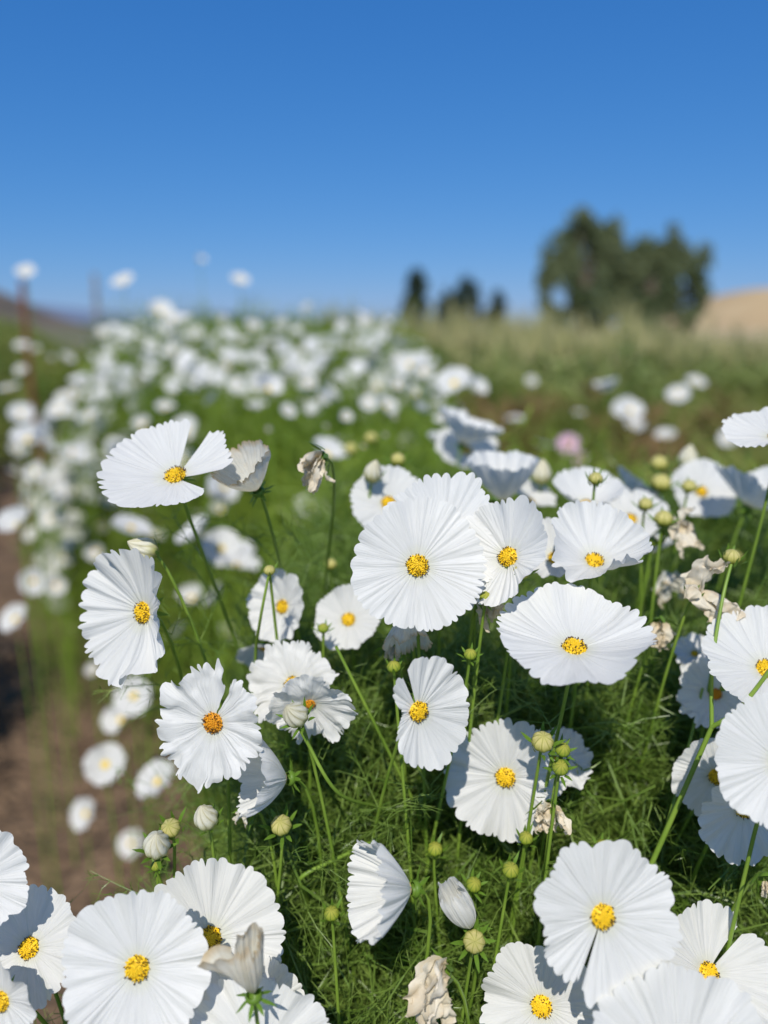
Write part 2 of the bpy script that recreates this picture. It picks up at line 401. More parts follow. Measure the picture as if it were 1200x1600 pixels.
STEMS = []        # (thing, base, points along its stem) for the leaf sprays
PROTECT = []      # (px, py, radius px, depth): where petals stand, so leaves grow round them
def scatter(name, templates, P, D, S, mats, label, rng, cull=False):
    g_V = []; g_Q = []; n = 0
    which = rng.randint(0, len(templates), len(P)); roll = rng.uniform(0, 6.28, len(P)); Rm = rot_to(D, roll)
    for k, (tv, tq) in enumerate(templates):
        idx = np.where(which == k)[0]
        if not len(idx): continue
        W = np.einsum('nij,vj->nvi', Rm[idx], tv) * S[idx, None, None] + P[idx, None]
        if cull:
            px, py, t = project(W)
            bad = (t < 0.30).any(1)
            for (cx, cy, rr, dd) in PROTECT:
                hit = ((px - cx) ** 2 + (py - cy) ** 2 < rr * rr) & (t < dd + .012)
                bad |= hit.any(1)
            W = W[~bad]
        m = len(W)
        if not m: continue
        g_V.append(W.reshape(-1, 3)); g_Q.append((tq[None] + (np.arange(m) * len(tv))[:, None, None] + n).reshape(-1, 4)); n += m * len(tv)
    me = make_mesh(name, np.concatenate(g_V), np.concatenate(g_Q), mats)
    return tag(link(name, me), label, 'foliage', None, 'stuff')

def unit(D): return D / np.linalg.norm(D, axis=1, keepdims=True)

# ------------------------------------------------------------------ flower parts
def corolla(name, seed, R, a0=5, a1=12, p=1.0, folds=(), rad=(), gaps=(), teeth=38, tooth=.05, pleat=.011, wave=3.0, ragged=0.0,
            spt=6, nr=13, r0=.08, m='petal', seams=8):
    """a fused, pleated corolla with a scalloped rim; z is the way it faces, angles run from x towards y"""
    rng = np.random.RandomState(seed)
    w = rng.uniform(.35, 1.0, teeth) * rng.choice([1, 1, 1.7], teeth); b = np.concatenate([[0], np.cumsum(w)]) / w.sum()
    f = (np.arange(spt) / spt)
    th = (b[:-1, None] + f[None] * np.diff(b)[:, None]).ravel() * 2 * math.pi + rng.uniform(0, 6.28)
    ft = np.tile(f, teeth); it = np.repeat(np.arange(teeth), spt)
    amp = (rng.uniform(.3, 1.3, teeth) * rng.choice([1, 1, 1, 1.8], teeth))[it]
    lobe = 1 - np.abs(2 * ft - 1) ** 2.4
    ridge = -np.cos(2 * math.pi * ft)
    pa = (rng.uniform(.05, 1.25, teeth) ** 1.3)[it]
    low = np.zeros_like(th); wav = np.zeros_like(th)
    for k in (1, 2, 3, 5, 8):
        low += rng.normal(0, .020) * np.sin(k * th + rng.uniform(0, 6.28))
    for k in (2, 3, 4, 6, 9, 13, 17):
        wav += rng.normal(0, 1) * np.sin(k * th + rng.uniform(0, 6.28)) * (1.0 if k < 6 else .6 if k < 12 else .8)
    seam = np.zeros_like(th)
    for k in range(seams):
        c = (k + rng.uniform(-.25, .25)) * 2 * math.pi / seams
        d = np.abs((th - c + math.pi) % (2 * math.pi) - math.pi); seam += rng.uniform(.2, 1.3) * np.exp(-(d / .055) ** 2)
    if ragged: low += ragged * .35 * np.array([mnoise.noise(Vector((math.cos(a) * 2.6, math.sin(a) * 2.6, seed * 1.7))) for a in th])
    length = 1 + low - .05 * seam
    for (c, wd, fac) in rad:
        d = np.abs((th - R_(c) + math.pi) % (2 * math.pi) - math.pi); length *= 1 + (fac - 1) * np.exp(-(d / R_(wd)) ** 2)
    for (c, wd) in gaps:
        d = np.abs((th - R_(c) + math.pi) % (2 * math.pi) - math.pi); length *= 1 - .16 * np.exp(-(np.maximum(d - R_(wd), 0) / .10) ** 2)
    s = np.linspace(0, 1, nr) ** 0.85; s = r0 + (1 - r0) * s
    S = s[None]; TH = th[:, None]
    L = R * (length[:, None] * S + (tooth * amp * (lobe - 1))[:, None] * S ** 5)
    al = R_(a0) + R_(a1 - a0) * S ** p + R_(wave) * wav[:, None] * S ** 1.3
    for (c, wd, deg) in folds:
        d = np.abs((TH - R_(c) + math.pi) % (2 * math.pi) - math.pi); al = al + R_(deg) * np.exp(-(d / R_(wd)) ** 2) * S ** 1.1
    dL = np.diff(L, axis=1, prepend=0.0)
    r = np.cumsum(np.cos(al) * dL, 1); z = np.cumsum(np.sin(al) * dL, 1)
    env = .75 + .7 * np.array([mnoise.noise(Vector((math.cos(a) * 1.3, math.sin(a) * 1.3, seed * .37))) for a in th])
    pa = pa * np.clip(env, .15, 1.6)
    wr = np.array([[mnoise.noise(Vector((math.cos(a) * 7 + seed, math.sin(a) * 7, u * 2.2))) for u in s] for a in th])
    h = .020 * R * wr * S + pleat * R * ((ridge * pa)[:, None] * S ** 0.9 - (1.6 * seam)[:, None] * S ** 0.8)
    r = r - np.sin(al) * h; z = z + np.cos(al) * h
    V = np.stack([r * np.cos(TH), r * np.sin(TH), z], -1)
    nt_, nv_ = V.shape[:2]
    if ragged:
        q = 2.2 / R
        for i in range(nt_):
            for j in range(3, nv_):
                vv = Vector(V[i, j]) * q
                nn = mnoise.noise_vector(vv + Vector((seed, 0, 0))) + 0.5 * mnoise.noise_vector(vv * 2.7 + Vector((0, seed, 0)))
                V[i, j] += np.array(nn) * ragged * R * .22 * s[j] ** 1.6
    V = V.reshape(-1, 3); Q = grid_faces(nt_, nv_, True)
    if gaps:
        keep = np.ones(len(Q), bool); ti = Q[:, 0] // nv_
        for (c, wd) in gaps:
            d = np.abs((th[ti] - R_(c) + math.pi) % (2 * math.pi) - math.pi); keep &= d > R_(wd)
        Q = Q[keep]
    uv = np.stack([np.repeat(th / (2 * math.pi), nv_), np.tile(s, nt_)], -1)
    return make_mesh(name, V, Q, M[m], uv)

def disc_meshes(seed, fl):
    """the dome of florets, unit radius, and its dark anthers"""
    rng = np.random.RandomState(seed)
    g = Geo(); ga = Geo()
    th = np.arange(20) * 2 * math.pi / 20; ss = np.linspace(0.02, 1, 6)
    dome = lambda r: 0.42 * (1 - r ** 2.2) - .05
    V = [(r * math.cos(a), r * math.sin(a), dome(r)) for a in th for r in ss]
    g.add(V, grid_faces(20, 6, True))
    n = 130
    for k in range(n):
        r = math.sqrt((k + .5) / n); a = k * 2.39996 + rng.normal(0, .1)
        c = np.array([r * math.cos(a), r * math.sin(a), dome(r)])
        nrm = np.array([r * .55 * math.cos(a), r * .55 * math.sin(a), 1.0]) + rng.normal(0, .16, 3); nrm /= np.linalg.norm(nrm)
        x = np.cross(nrm, [.3, .9, .1]); x /= np.linalg.norm(x); y = np.cross(nrm, x)
        w = rng.uniform(.055, .085); hh = rng.uniform(.10, .26) * (1.15 if r > .55 else .85)
        ring = [c + w * (math.cos(q) * x + math.sin(q) * y) * .7 for q in np.arange(5) * 1.2566]
        ring2 = [c + nrm * hh * .75 + w * 1.25 * (math.cos(q) * x + math.sin(q) * y) for q in np.arange(5) * 1.2566]
        g.add(ring + ring2 + [c + nrm * hh], [[i, (i + 1) % 5, 5 + (i + 1) % 5, 5 + i] for i in range(5)], [[5 + i, 5 + (i + 1) % 5, 10] for i in range(5)])
        if r > .48 and rng.rand() < .42:
            c2 = c + nrm * (hh * .7) + rng.normal(0, .02, 3); w2 = .052
            b0 = [c2 + w2 * (math.cos(q) * x + math.sin(q) * y) for q in np.arange(4) * 1.5708]
            b1 = [v + nrm * .20 for v in b0]
            ga.add(b0 + b1, [[i, (i + 1) % 4, 4 + (i + 1) % 4, 4 + i] for i in range(4)] + [[4, 5, 6, 7]])
    return g.build('centre_disc', M[fl]), ga.build('anthers', M['anther'])
DISCS = [disc_meshes(11, 'floret'), disc_meshes(12, 'floret'), disc_meshes(13, 'floret')]
DISCS_OLD = [disc_meshes(14, 'floret_old'), disc_meshes(15, 'floret_old')]

def calyx_mesh(seed, open_=0.9, length=1.0, dome=True, r_in=.42):
    """green receptacle with eight narrow outer bracts, unit scale, z forward, attached at the origin"""
    rng = np.random.RandomState(seed); g = Geo()
    th = np.arange(14) * 2 * math.pi / 14
    prof = [(.16, -.5), (.35, -.38), (.55, -.15), (.60, .10), (.45, .22)] if dome else [(.16, -.2), (.4, -.1), (.5, .05)]
    g.add([(r * math.cos(a), r * math.sin(a), z) for a in th for r, z in prof], grid_faces(14, len(prof), True))
    for k in range(8):
        a = k * math.pi / 4 + rng.normal(0, .12); L = length * rng.uniform(.85, 1.25); o = open_ + rng.normal(0, .22)
        out = np.array([math.cos(a), math.sin(a), 0]); side = np.array([-math.sin(a), math.cos(a), 0]); zz = np.array([0, 0, 1.0])
        P = []; sl = o
        p = out * r_in + zz * -.12
        for i in range(5):
            u = i / 4; wd = .15 * (math.sin(math.pi * min(u * .8 + .2, 1)) + .05)
            P += [p - side * wd, p + out * .03, p + side * wd]
            ang = sl + u * rng.normal(.2, .25)
            p = p + (out * math.sin(ang) + zz * math.cos(ang)) * L * .27
        i = np.arange(4)[:, None] * 3; q = np.concatenate([i + np.array([[0, 1, 4, 3]]), i + np.array([[1, 2, 5, 4]])])
        g.add(P, q)
    return g.build('calyx', M['sepal'])
CALYX = [calyx_mesh(1, 1.75, 1.0), calyx_mesh(2, 1.9, 1.1), calyx_mesh(3, 1.65, .9)]
SEPALS = [calyx_mesh(4, .55, 1.05, False, .66), calyx_mesh(5, .85, 1.2, False, .64), calyx_mesh(6, .25, 1.25, False, .72)]

def stem_mesh(top, direction, base, r_top, r_base, sides=7, n=16, sway=0.0, seed=0):
    """a stem from `top`, leaving along `direction`, curving down to `base`; coordinates relative to base"""
    rng = np.random.RandomState(seed)
    L = np.linalg.norm(top - base)
    p1 = top + direction * .035 + np.array([0, 0, -.02]); p2 = base + np.array([rng.normal(0, .04), rng.normal(0, .04), L * .55])
    P = bez(top, p1, p2, base, n) - base
    STEMS.append((base, bez(top, p1, p2, base, 60), seed))
    V, Q = tube(P, np.linspace(r_top, r_base, n), sides)
    return make_mesh('stem', V, Q, M['stem'])

def root_of(top, seed, lean=(0.0, 0.10)):
    rng = np.random.RandomState(seed + 77)
    return np.array([top[0] * .9 + lean[0] + rng.normal(0, .03), top[1] + lean[1] + rng.normal(0, .03), -0.03])

def flower(px, py, t, Rpx, dirdeg, tilt, label, seed, disc=1.0, kind='new', group=None, lean=(0.0, .10), mt='petal', prot=True, sides=7, name='cosmos_flower', cat='flower', **shape):
    R = Rpx * t / F_PX
    P = at(px, py, t); x, y, n = face_frame(dirdeg, tilt); q = quat_from_axes(x, y, n)
    base = root_of(P, seed, lean)
    e = link(name, None, loc=base); e.empty_display_size = .02
    tag(e, label, cat, group)
    rel = P - base
    link('corolla', corolla('corolla', seed, R, m=mt, **shape), e, rel, q)
    a_0 = R_(min(shape.get('a0', 5), 60)); rd = 0.0057 * disc * (R / .036) ** .5 * math.cos(a_0) ** 1.8
    if disc:
        dm = (DISCS if kind == 'new' else DISCS_OLD); d, a = dm[seed % len(dm)]
        do = link('centre_disc', d, e, rel + n * (.0004 + rd * math.tan(a_0) * 1.0), q, rd)
        link('anthers', a, do)
    link('calyx', CALYX[seed % 3], e, rel - n * .0016, q, .0075 * (R / .036) ** .6)
    link('stem', stem_mesh(P - n * .005, -n, base, .0010, .0017, sides, 18, 0, seed), e)
    if prot: PROTECT.append((px + .25 * Rpx * math.cos(R_(dirdeg)) * (tilt > 50), py - .25 * Rpx * math.sin(R_(dirdeg)) * (tilt > 50), Rpx * .82, t))
    return e

def bud_mesh(kind, seed):
    rng = np.random.RandomState(seed)
    nt_, ns = 40, 16
    th = np.arange(nt_) * 2 * math.pi / nt_; s = np.linspace(0, 1, ns)
    if kind == 'white': h, tw, rg = 2.75, 1.1, .26
    elif kind == 'yellow': h, tw, rg = 1.8, .35, .14
    else: h, tw, rg = 1.7, .1, .04
    V = []; uv = []
    for a in th:
        for u in s:
            pr = math.sin(math.pi * (0.06 + .94 * u) ** (.70 if kind == 'white' else .9)) ** (.85 if kind == 'white' else .62)
            if u == 1: pr = .02
            g = 1 + rg * (abs(math.cos(4 * (a + tw * u * u))) - .6) * (0.3 + u) + .03 * mnoise.noise(Vector((math.cos(a) * 2, math.sin(a) * 2, u * 3 + seed)))
            V.append((pr * g * math.cos(a), pr * g * math.sin(a), h * u - .18)); uv.append((a / 6.2832, u))
    return make_mesh('bud_body', V, grid_faces(nt_, ns, True), M['bud_' + kind], uv)
BUDS = {k: [bud_mesh(k, 20 + i) for i in range(2)] for k in ('white', 'yellow', 'green')}

def bud(px, py, t, rpx, kind, dirdeg, tilt, label, seed, sep=1, lean=(0, .06), group=None, prot=True):
    r = rpx * t / F_PX; P = at(px, py, t); x, y, n = face_frame(dirdeg, tilt); q = quat_from_axes(x, y, n)
    P0 = P - n * r * .8; base = root_of(P0, seed, lean)
    e = link('cosmos_bud', None, loc=base); e.empty_display_size = .02; tag(e, label, 'flower bud', group)
    link('bud_body', BUDS[kind][seed % 2], e, P0 - base, q, r)
    link('sepals', SEPALS[seed % 3 if sep == 1 else sep - 2], e, P0 - base - n * r * .1, q, r * (1.05 if kind == 'white' else 1.3))
    link('stem', stem_mesh(P0 - n * r * .2, -n, base, .0009, .0016, 7, 18, 0, seed), e)
    if prot: PROTECT.append((px, py, rpx * 1.25, t))
    return e

def withered(px, py, t, size_px, dirdeg, tilt, label, seed, mt='petal_dry', petals=9, droop=1.0, group=None, lean=(0, .08), spread=.5, grav=None):
    """collapsed petals hanging in crumpled strips from the calyx at (px, py)"""
    rng = np.random.RandomState(seed); L0 = size_px * t / F_PX
    P = at(px, py, t); x, y, n = face_frame(dirdeg, tilt); q = quat_from_axes(x, y, n); base = root_of(P, seed, lean)
    e = link('withered_flower', None, loc=base); e.empty_display_size = .02; tag(e, label, 'withered flower', group)
    G = np.array([0, 0, -1.0]) if grav is None else grav
    g = Geo()
    ns, nw = 24, 12
    for k in range(petals):
        a = k * 2 * math.pi / petals + rng.normal(0, .3); out = math.cos(a) * x + math.sin(a) * y
        d = n + out * spread * rng.uniform(.4, 1.3); d /= np.linalg.norm(d)
        p = P + out * L0 * .06; L = L0 * rng.uniform(.6, 1.2); W = L0 * rng.uniform(.22, .44)
        dr = droop * rng.uniform(.5, 1.4)
        pts = []; sidev = np.cross(d, out + n * .2); sidev /= np.linalg.norm(sidev)
        uvs = []
        for i in range(ns):
            u = i / (ns - 1); wd = W * (.25 + .9 * math.sin(math.pi * min(.12 + .8 * u, 1)) ** .8) * (1 + .5 * mnoise.noise(Vector((u * 4, k * 2.3, seed))))
            for j in range(nw):
                v = j / (nw - 1) * 2 - 1
                pt = p + sidev * wd * v * .62 + np.cross(sidev, d) * wd * .45 * v * v
                nv = mnoise.noise_vector(Vector(pt * (75 / (L0 / .03))) + Vector((seed * 3.1, k * 1.3, 0)))
                nw2 = mnoise.noise_vector(Vector(pt * (210 / (L0 / .03))) + Vector((0, seed, k)))
                pts.append(pt + (np.array(nv) * .20 + np.array(nw2) * .10) * L0 * (.25 + u)); uvs.append(((k + j / nw) / petals * .3, u))
            d = d + G * dr * .08 + rng.normal(0, .11, 3); d /= np.linalg.norm(d); p = p + d * L / (ns - 1)
        g.add(np.array(pts) - P, grid_faces(ns, nw), U=uvs)
    link('dried_petals', g.build('dried_petals', M[mt]), e, P - base)
    link('sepals', SEPALS[seed % 2], e, P - base - n * .003, q, .0085)
    link('stem', stem_mesh(P - n * .004, -n, base, .0009, .0016, 7, 18, 0, seed), e)
    PROTECT.append((px, py, size_px * .6, t))
    return e

# ------------------------------------------------------------------ far trees, posts, corn
def leaf_cloud(rng, lobes, count, size):
    """small leaf faces spread through uneven lobes: (centre, radii)"""
    vol = np.array([r[0] * r[1] * r[2] for c, r in lobes]) ** .75; pick = rng.choice(len(lobes), count, p=vol / vol.sum())
    C = np.array([lobes[i][0] for i in pick], float); Rr = np.array([lobes[i][1] for i in pick], float)
    D = unit(rng.normal(size=(count, 3))); rad = rng.uniform(.25, 1.0, (count, 1)) ** .45
    lump = np.array([mnoise.noise(Vector(d * 2.3) + Vector((float(i) * 7, 0, 0))) for d, i in zip(D, pick)])[:, None]
    P = C + D * Rr * rad * (1 + .45 * lump)
    keep = np.array([mnoise.noise(Vector((p[0] * .75, p[1] * .75, p[2] * .45)) + Vector((C[0][0] * 3, 1.7, 0))) > -.12 for p in P]); P = P[keep]; n = len(P)
    A = unit(rng.normal(size=(n, 3))); B = unit(np.cross(A, rng.normal(size=(n, 3)))); s = size * rng.uniform(.6, 1.3, (n, 1))
    V = np.stack([P - A * s, P - B * s * .45, P + A * s, P + B * s * .45], 1).reshape(-1, 3)
    return V, np.arange(n * 4).reshape(-1, 4)

def tree(loc, lobes, count, size, leafm, label, seed, trunk_h, trunk_r, group=None, name='broadleaf_tree'):
    rng = np.random.RandomState(seed)
    e = link(name, None, loc=loc); tag(e, label, 'tree', group)
    g = Geo()
    P = np.array([[0, 0, -.3], [.05, 0, trunk_h * .35], [-.06, .05, trunk_h * .7], [0, 0, trunk_h]]); V, Q = tube(P, np.array([1.25, 1, .7, .35]) * trunk_r, 8); g.add(V, Q)
    for c, r in lobes:
        c = np.array(c, float); s = np.array([0, 0, min(trunk_h * .6, c[2] * .5)])
        V, Q = tube(bez(s, s + (c - s) * np.array([.2, .2, .5]), c - np.array([0, 0, r[2] * .4]), c + np.array([0, 0, r[2] * .5]), 7), np.linspace(trunk_r * .45, trunk_r * .08, 7), 6); g.add(V, Q)
    link('trunk', g.build('trunk', M['bark']), e)
    V, Q = leaf_cloud(rng, lobes, count, size)
    link('crown', make_mesh('crown', V, Q, M[leafm], smooth=False), e)
    return e

TD = 60.0
def tx(px, d): return (px - 600) / F_PX * d * math.cos(PITCH) * 1.03
tree((tx(895, TD), TD, 0), [((-1.3, 0, 3.6), (1.7, 1.5, 3.0)), ((.35, .3, 6.2), (1.5, 1.4, 2.8)), ((-1.8, .2, 6.4), (1.3, 1.2, 1.7)), ((1.1, 0, 3.4), (1.8, 1.5, 3.0)), ((2.1, .2, 6.8), (1.0, .9, 2.1)), ((-.3, 0, 8.2), (1.0, .9, 1.5)), ((-2.4, 0, 4.6), (1.0, 1.2, 1.3)), ((1.2, 0, 7.0), (1.2, 1.1, 1.3))],
     13000, .26, 'tree_leaf', 'tall grey-green tree with an open peaked crown at the field edge', 3, 5.0, .30, 'trees beyond the corn')
tree((tx(1006, TD + 2), TD + 2, 0), [((-3.0, 0, 3.4), (1.5, 1.4, 3.2)), ((-2.7, 0, 6.0), (1.0, .9, 1.4)), ((-1.7, 0, 4.0), (1.7, 1.5, 3.6)), ((-.1, .3, 4.6), (1.7, 1.5, 3.3)), ((1.3, 0, 4.4), (1.5, 1.3, 3.2)), ((2.6, .2, 3.7), (1.5, 1.2, 3.1)), ((3.6, 0, 4.8), (.85, .8, 2.6)), ((1.0, 0, 6.6), (1.0, .9, 2.1)), ((-1.2, 0, 6.1), (1.2, 1.1, 1.4)), ((0, 0, 1.6), (3.8, 1.6, 1.7))],
     18000, .26, 'tree_leaf', 'broad dark green tree with several upright plumes beside the dry hill', 5, 5.0, .34, 'trees beyond the corn')
for px, d, w, h, sd, lab in ((645, 150, 2.7, 11.8, 7, 'slim dark upright tree, tallest and narrowest of the far three'), (712, 150, 4.7, 11.0, 8, 'dark far tree with a broad double top'), (769, 152, 1.9, 7.8, 9, 'small dark pointed tree, shortest of the far three')):
    lobes = [((0, 0, h * .35), (w * .95, w, h * .34)), ((w * .15, 0, h * .68), (w * .72, w * .7, h * .3))]
    if w > 3: lobes = [((-w * .35, 0, h * .36), (w * .6, w * .6, h * .36)), ((w * .38, 0, h * .48), (w * .55, w * .6, h * .48)), ((0, 0, h * .25), (w * .9, w * .7, h * .25))]
    tree((tx(px, d), d, 0), lobes, 4800, .5, 'dark_leaf', lab, sd, h * .5, .25, 'far dark trees', 'upright_tree')
tree((tx(512, 46), 46, 0), [((0, 0, .7), (.62, .6, .8)), ((.2, 0, 1.1), (.4, .4, .5))], 1300, .14, 'dark_leaf', 'small round dark shrub standing alone behind the flower row', 12, .6, .06, None, 'shrub')

def post(px, py_top, d, w, m, name, label):
    x = (px - 600) / F_PX * d / math.cos(PITCH) * .98; top = at(px, py_top, d)
    g = Geo()
    P = np.array([[0, 0, -.2], [0, 0, top[2] * .5], [0.01, 0, top[2]]]); V, Q = tube(P, [w, w, w], 8); g.add(V, Q)
    n = len(P); g.add([[0.01, 0, top[2] + .01]] + [list(V[i * n + n - 1]) for i in range(8)], None, [[0, 1 + i, 1 + (i + 1) % 8] for i in range(8)])
    for k in range(5):                                   # little studs along the stake
        z = top[2] * (.35 + .13 * k); g.add([[sx * w * .5, -w * 1.7 if sy else -w * .8, z + sz * .015] for sx in (-1, 1) for sy in (0, 1) for sz in (-1, 1)],
              [[0, 1, 3, 2], [4, 6, 7, 5], [0, 4, 5, 1], [2, 3, 7, 6], [1, 5, 7, 3], [0, 2, 6, 4]])
    o = link(name, g.build(name, m, False), loc=(top[0], top[1], 0)); return tag(o, label, 'post')
post(32, 440, 5.2, .020, M['rust'], 'metal_stake', 'rust brown metal stake rising from the green row across the path')
post(146, 428, 9.0, .030, M['grey_wood'], 'wooden_stake', 'thin grey wooden stake rising above the flower row')

def corn_template(rng, h):
    g = Geo()
    V, Q = tube(np.array([[0, 0, -.05], [.01, 0, h * .5], [rng.normal(0, .03), rng.normal(0, .03), h]]), [.014, .012, .006], 5); g.add(V, Q, m=0)
    th = []
    for k in range(9):
        z = h * (.12 + .085 * k); a = k * 2.6 + rng.normal(0, .4); L = rng.uniform(.35, .6); o = np.array([math.cos(a), math.sin(a), 0])
        th.append(([np.array([0, 0, z]) + o * L * u * .75 + np.array([0, 0, 1]) * (L * .8 * u - L * 1.0 * u * u) for u in (0, .33, .66, 1)], 1, rng.randint(1 << 30)))
    V, Q = ribbon_set(th, .055); g.add(V, Q, m=0)
    ts = []
    for k in range(4):
        a = rng.uniform(0, 6.28); o = np.array([math.cos(a), math.sin(a), 0]) * rng.uniform(.1, .5); ts.append(([np.array([0, 0, h - .03]) + (o * u + np.array([0, 0, 1.0]) * u) * rng.uniform(.14, .26) for u in (0, .5, 1)], 1, rng.randint(1 << 30)))
    V, Q = ribbon_set(ts, .022); g.add(V, Q, m=1)
    return g
rng = np.random.RandomState(5)
CORN = [corn_template(rng, h) for h in (.84, .94, 1.0, 1.10, .90)]
CORN_ME = [g.build('corn_stalk', [M['leaf_corn'], M['tassel']], False) for g in CORN]
n_front = 0
for k in range(150):
    y = rng.uniform(6.8, 8.4); x = rng.uniform(-.35, 5.0)
    o = link('corn_stalk', CORN_ME[rng.randint(5)], loc=(x, y, -.05)); o.rotation_euler = (rng.normal(0, .03), rng.normal(0, .03), rng.uniform(0, 6.28)); o.scale = (1, 1, rng.uniform(.88, 1.1))
    tag(o, 'green corn stalk with a tan tassel at the edge of the corn patch', 'corn', 'corn stalks along the front of the patch')
def corn_mass():
    V = []; Q = []; mi = []; n = 0
    for k in range(3000):
        y = 8.2 + rng.exponential(5.0); x = rng.uniform(-.3 - .05 * y, .80 * y)
        if y > 30 or mnoise.noise(Vector((x * 1.1, y * .45, 9.1))) < -.18: continue
        g = CORN[rng.randint(5)]; a = rng.uniform(0, 6.28); c, s = math.cos(a), math.sin(a); sc = rng.uniform(.80, 1.15) * (1 - .22 * min(max((x / y - .30) / .12, 0), 1))
        v = np.concatenate(g.V) @ np.array([[c, s, 0], [-s, c, 0], [0, 0, sc]]) + np.array([x, y, -.05])
        V.append(v); Q.append(np.concatenate(g.Q) + n); mi += g.qm; n += len(v)
    return make_mesh('corn_field', np.concatenate(V), np.concatenate(Q), [M['leaf_corn'], M['tassel']], None, mi, False)
tag(link('corn_field', corn_mass()), 'mass of green corn with tan tassels behind the first stalks', 'corn', None, 'stuff')

# ------------------------------------------------------------------ the flowers in focus
F = flower
# lower edge of the picture
F(215, 1512, .385, 119, 80, 14, 'largest flat white flower, its scalloped rim lapping the flower behind a wilting bud', 101, a0=4, a1=10, teeth=40, wave=2.5)
F(328, 1466, .432, 120, 55, 24, 'white flower half hidden behind the wilting cream bud, which covers its yellow centre', 102, a0=8, a1=14, teeth=40, seams=9)
F(405, 1648, .392, 122, 95, 22, 'white flower below the wilting cream bud, cut by the frame, only its upper fan showing', 103, a0=8, a1=14, teeth=40)
F(392, 1585, .425, 92, 100, 10, 'white flower squeezed between the largest flower and the wilting cream bud', 104, a0=6, a1=10)
F(47, 1481, .425, 92, 95, 28, 'white flower with a shaded left side above a smaller white one, beside the largest flower', 105, a0=10, a1=18)
F(4, 1563, .392, 78, 150, 18, 'small white flower in front, with one inward curled petal, next to the largest flower', 106, a0=8, a1=22, folds=((60, 30, 25),))
F(-44, 1378, .405, 88, 30, 34, 'white flower seen edge-on over bare soil, above the two at the path side', 107, a0=15, a1=28)
F(941, 1431, .378, 119, 60, 10, 'flat white flower with a slit beside one narrow petal', 108, lean=(.05, .14), a0=5, a1=8, gaps=((243, 2.2),), teeth=40, rad=((255, 25, 1.06), (200, 25, .86)), wave=2.5)
F(846, 1571, .425, 98, 130, 18, 'white flower half in the shadow of the one with a slit petal', 109, a0=8, a1=14, folds=((175, 14, -16),))
F(1062, 1688, .362, 166, 95, 18, 'big white flower cut by the frame, its centre out of sight, below the slit-petal flower', 110, a0=6, a1=12, teeth=46, pleat=.010)
F(1105, 1521, .432, 104, 80, 34, 'white flower with an upright pleated fan and one petal swung out sideways', 111, a0=16, a1=30, gaps=((44, 5),), pleat=.018, rad=((200, 40, .85),))
F(1222, 1192, .385, 108, 110, 14, 'white flower with finely toothed rim, lit full face, hiding a shaded one behind it', 112, a0=5, a1=10, teeth=42, tooth=.06)
F(1163, 1262, .432, 86, 285, 16, 'white flower in the shade of the finely toothed one', 113, a0=8, a1=14)
F(1120, 1212, .465, 68, 200, 18, 'shaded white flower at the back of the pair behind the finely toothed one', 114, a0=8, a1=14, ragged=.3)
F(1197, 1048, .445, 108, 92, 42, 'upturned white flower behind a forked green stem, its lower rim shaded', 115, a0=14, a1=24, teeth=42)
F(1118, 1085, .50, 58, 120, 30, 'small broken white flower beside the node of the forked stem', 116, ragged=.9, a0=10, a1=25, disc=.8, kind='old', gaps=((40, 18),))
# middle
F(897, 1014, .412, 125, 90, 63, 'wide white flower tilted up like a fan, its near rim rolled upward', 117, a0=8, a1=17, folds=((88, 48, 24), (318, 22, 30), (20, 24, 8), (235, 14, -8)), teeth=40, pleat=.010, rad=((270, 40, 1.0),), wave=2)
F(652, 884, .418, 106, 80, 8, 'round flat white flower facing straight out in front of another white rim', 118, a0=4, a1=6, teeth=44, tooth=.055, wave=2.5)
F(692, 842, .446, 104, 88, 16, 'white flower mostly hidden behind the round flat one, its fringe rising above', 119, a0=8, a1=12, teeth=44, tooth=.06)
F(795, 871, .436, 94, 150, 34, 'narrow white flower turned aside, pressed against the round flat one', 120, a0=10, a1=24, pleat=.02, folds=((320, 30, 45), (90, 30, 10)), rad=((0, 40, .72), (75, 20, 1.08)))
F(928, 880, .462, 96, 92, 44, 'white bowl-shaped flower with front petals folded up over its centre, above the wide fan', 121, a0=22, a1=42, folds=((300, 40, 34), (180, 14, 12), (235, 20, -10)), teeth=42)
F(868, 874, .50, 66, 110, 36, 'half-open white flower behind the bowl-shaped one', 122, a0=18, a1=36, folds=((280, 40, 20),))
F(653, 1111, .405, 88, 0, 22, 'white flower with one stunted side and a lone upright petal', 123, a0=5, a1=9, rad=((185, 52, .36), (112, 12, 1.0), (300, 30, 1.06)), gaps=((112, 5),), teeth=34)
F(790, 1214, .47, 97, 170, 14, 'white flower lying below the wide fan, its upper half in shadow', 124, a0=6, a1=10, teeth=42, tooth=.06, rad=((0, 50, .82),))
F(334, 1129, .42, 94, 170, 14, 'ragged white flower with a torn pointed petal at the top', 125, a0=4, a1=8, kind='old', ragged=.55, tooth=.09, rad=((82, 7, 1.14), (262, 12, 1.12), (0, 40, .84)), gaps=((68, 3.5),), wave=6)
F(458, 1070, .478, 70, 115, 22, 'crumpled white flower half shaded by feathery leaves', 126, ragged=.6, wave=6, tooth=.08, a0=8, a1=14, prot=False)
F(484, 1098, .455, 70, 280, 30, 'ageing white flower with a closed cream bud held in front of it', 127, ragged=.6, wave=7, tooth=.08, a0=14, a1=20, kind='old', mt='petal', disc=.7)
F(450, 1216, .438, 94, 172, 62, 'white cup flower turned sideways, its rim rolled over an orange centre', 128, a0=30, a1=58, folds=((300, 45, 22),), kind='old', ragged=.18, disc=.85)
F(645, 1389, .41, 112, 170, 68, 'white cup flower seen from the side and behind, opening towards the path', 129, a0=34, a1=62, pleat=.018, teeth=36)
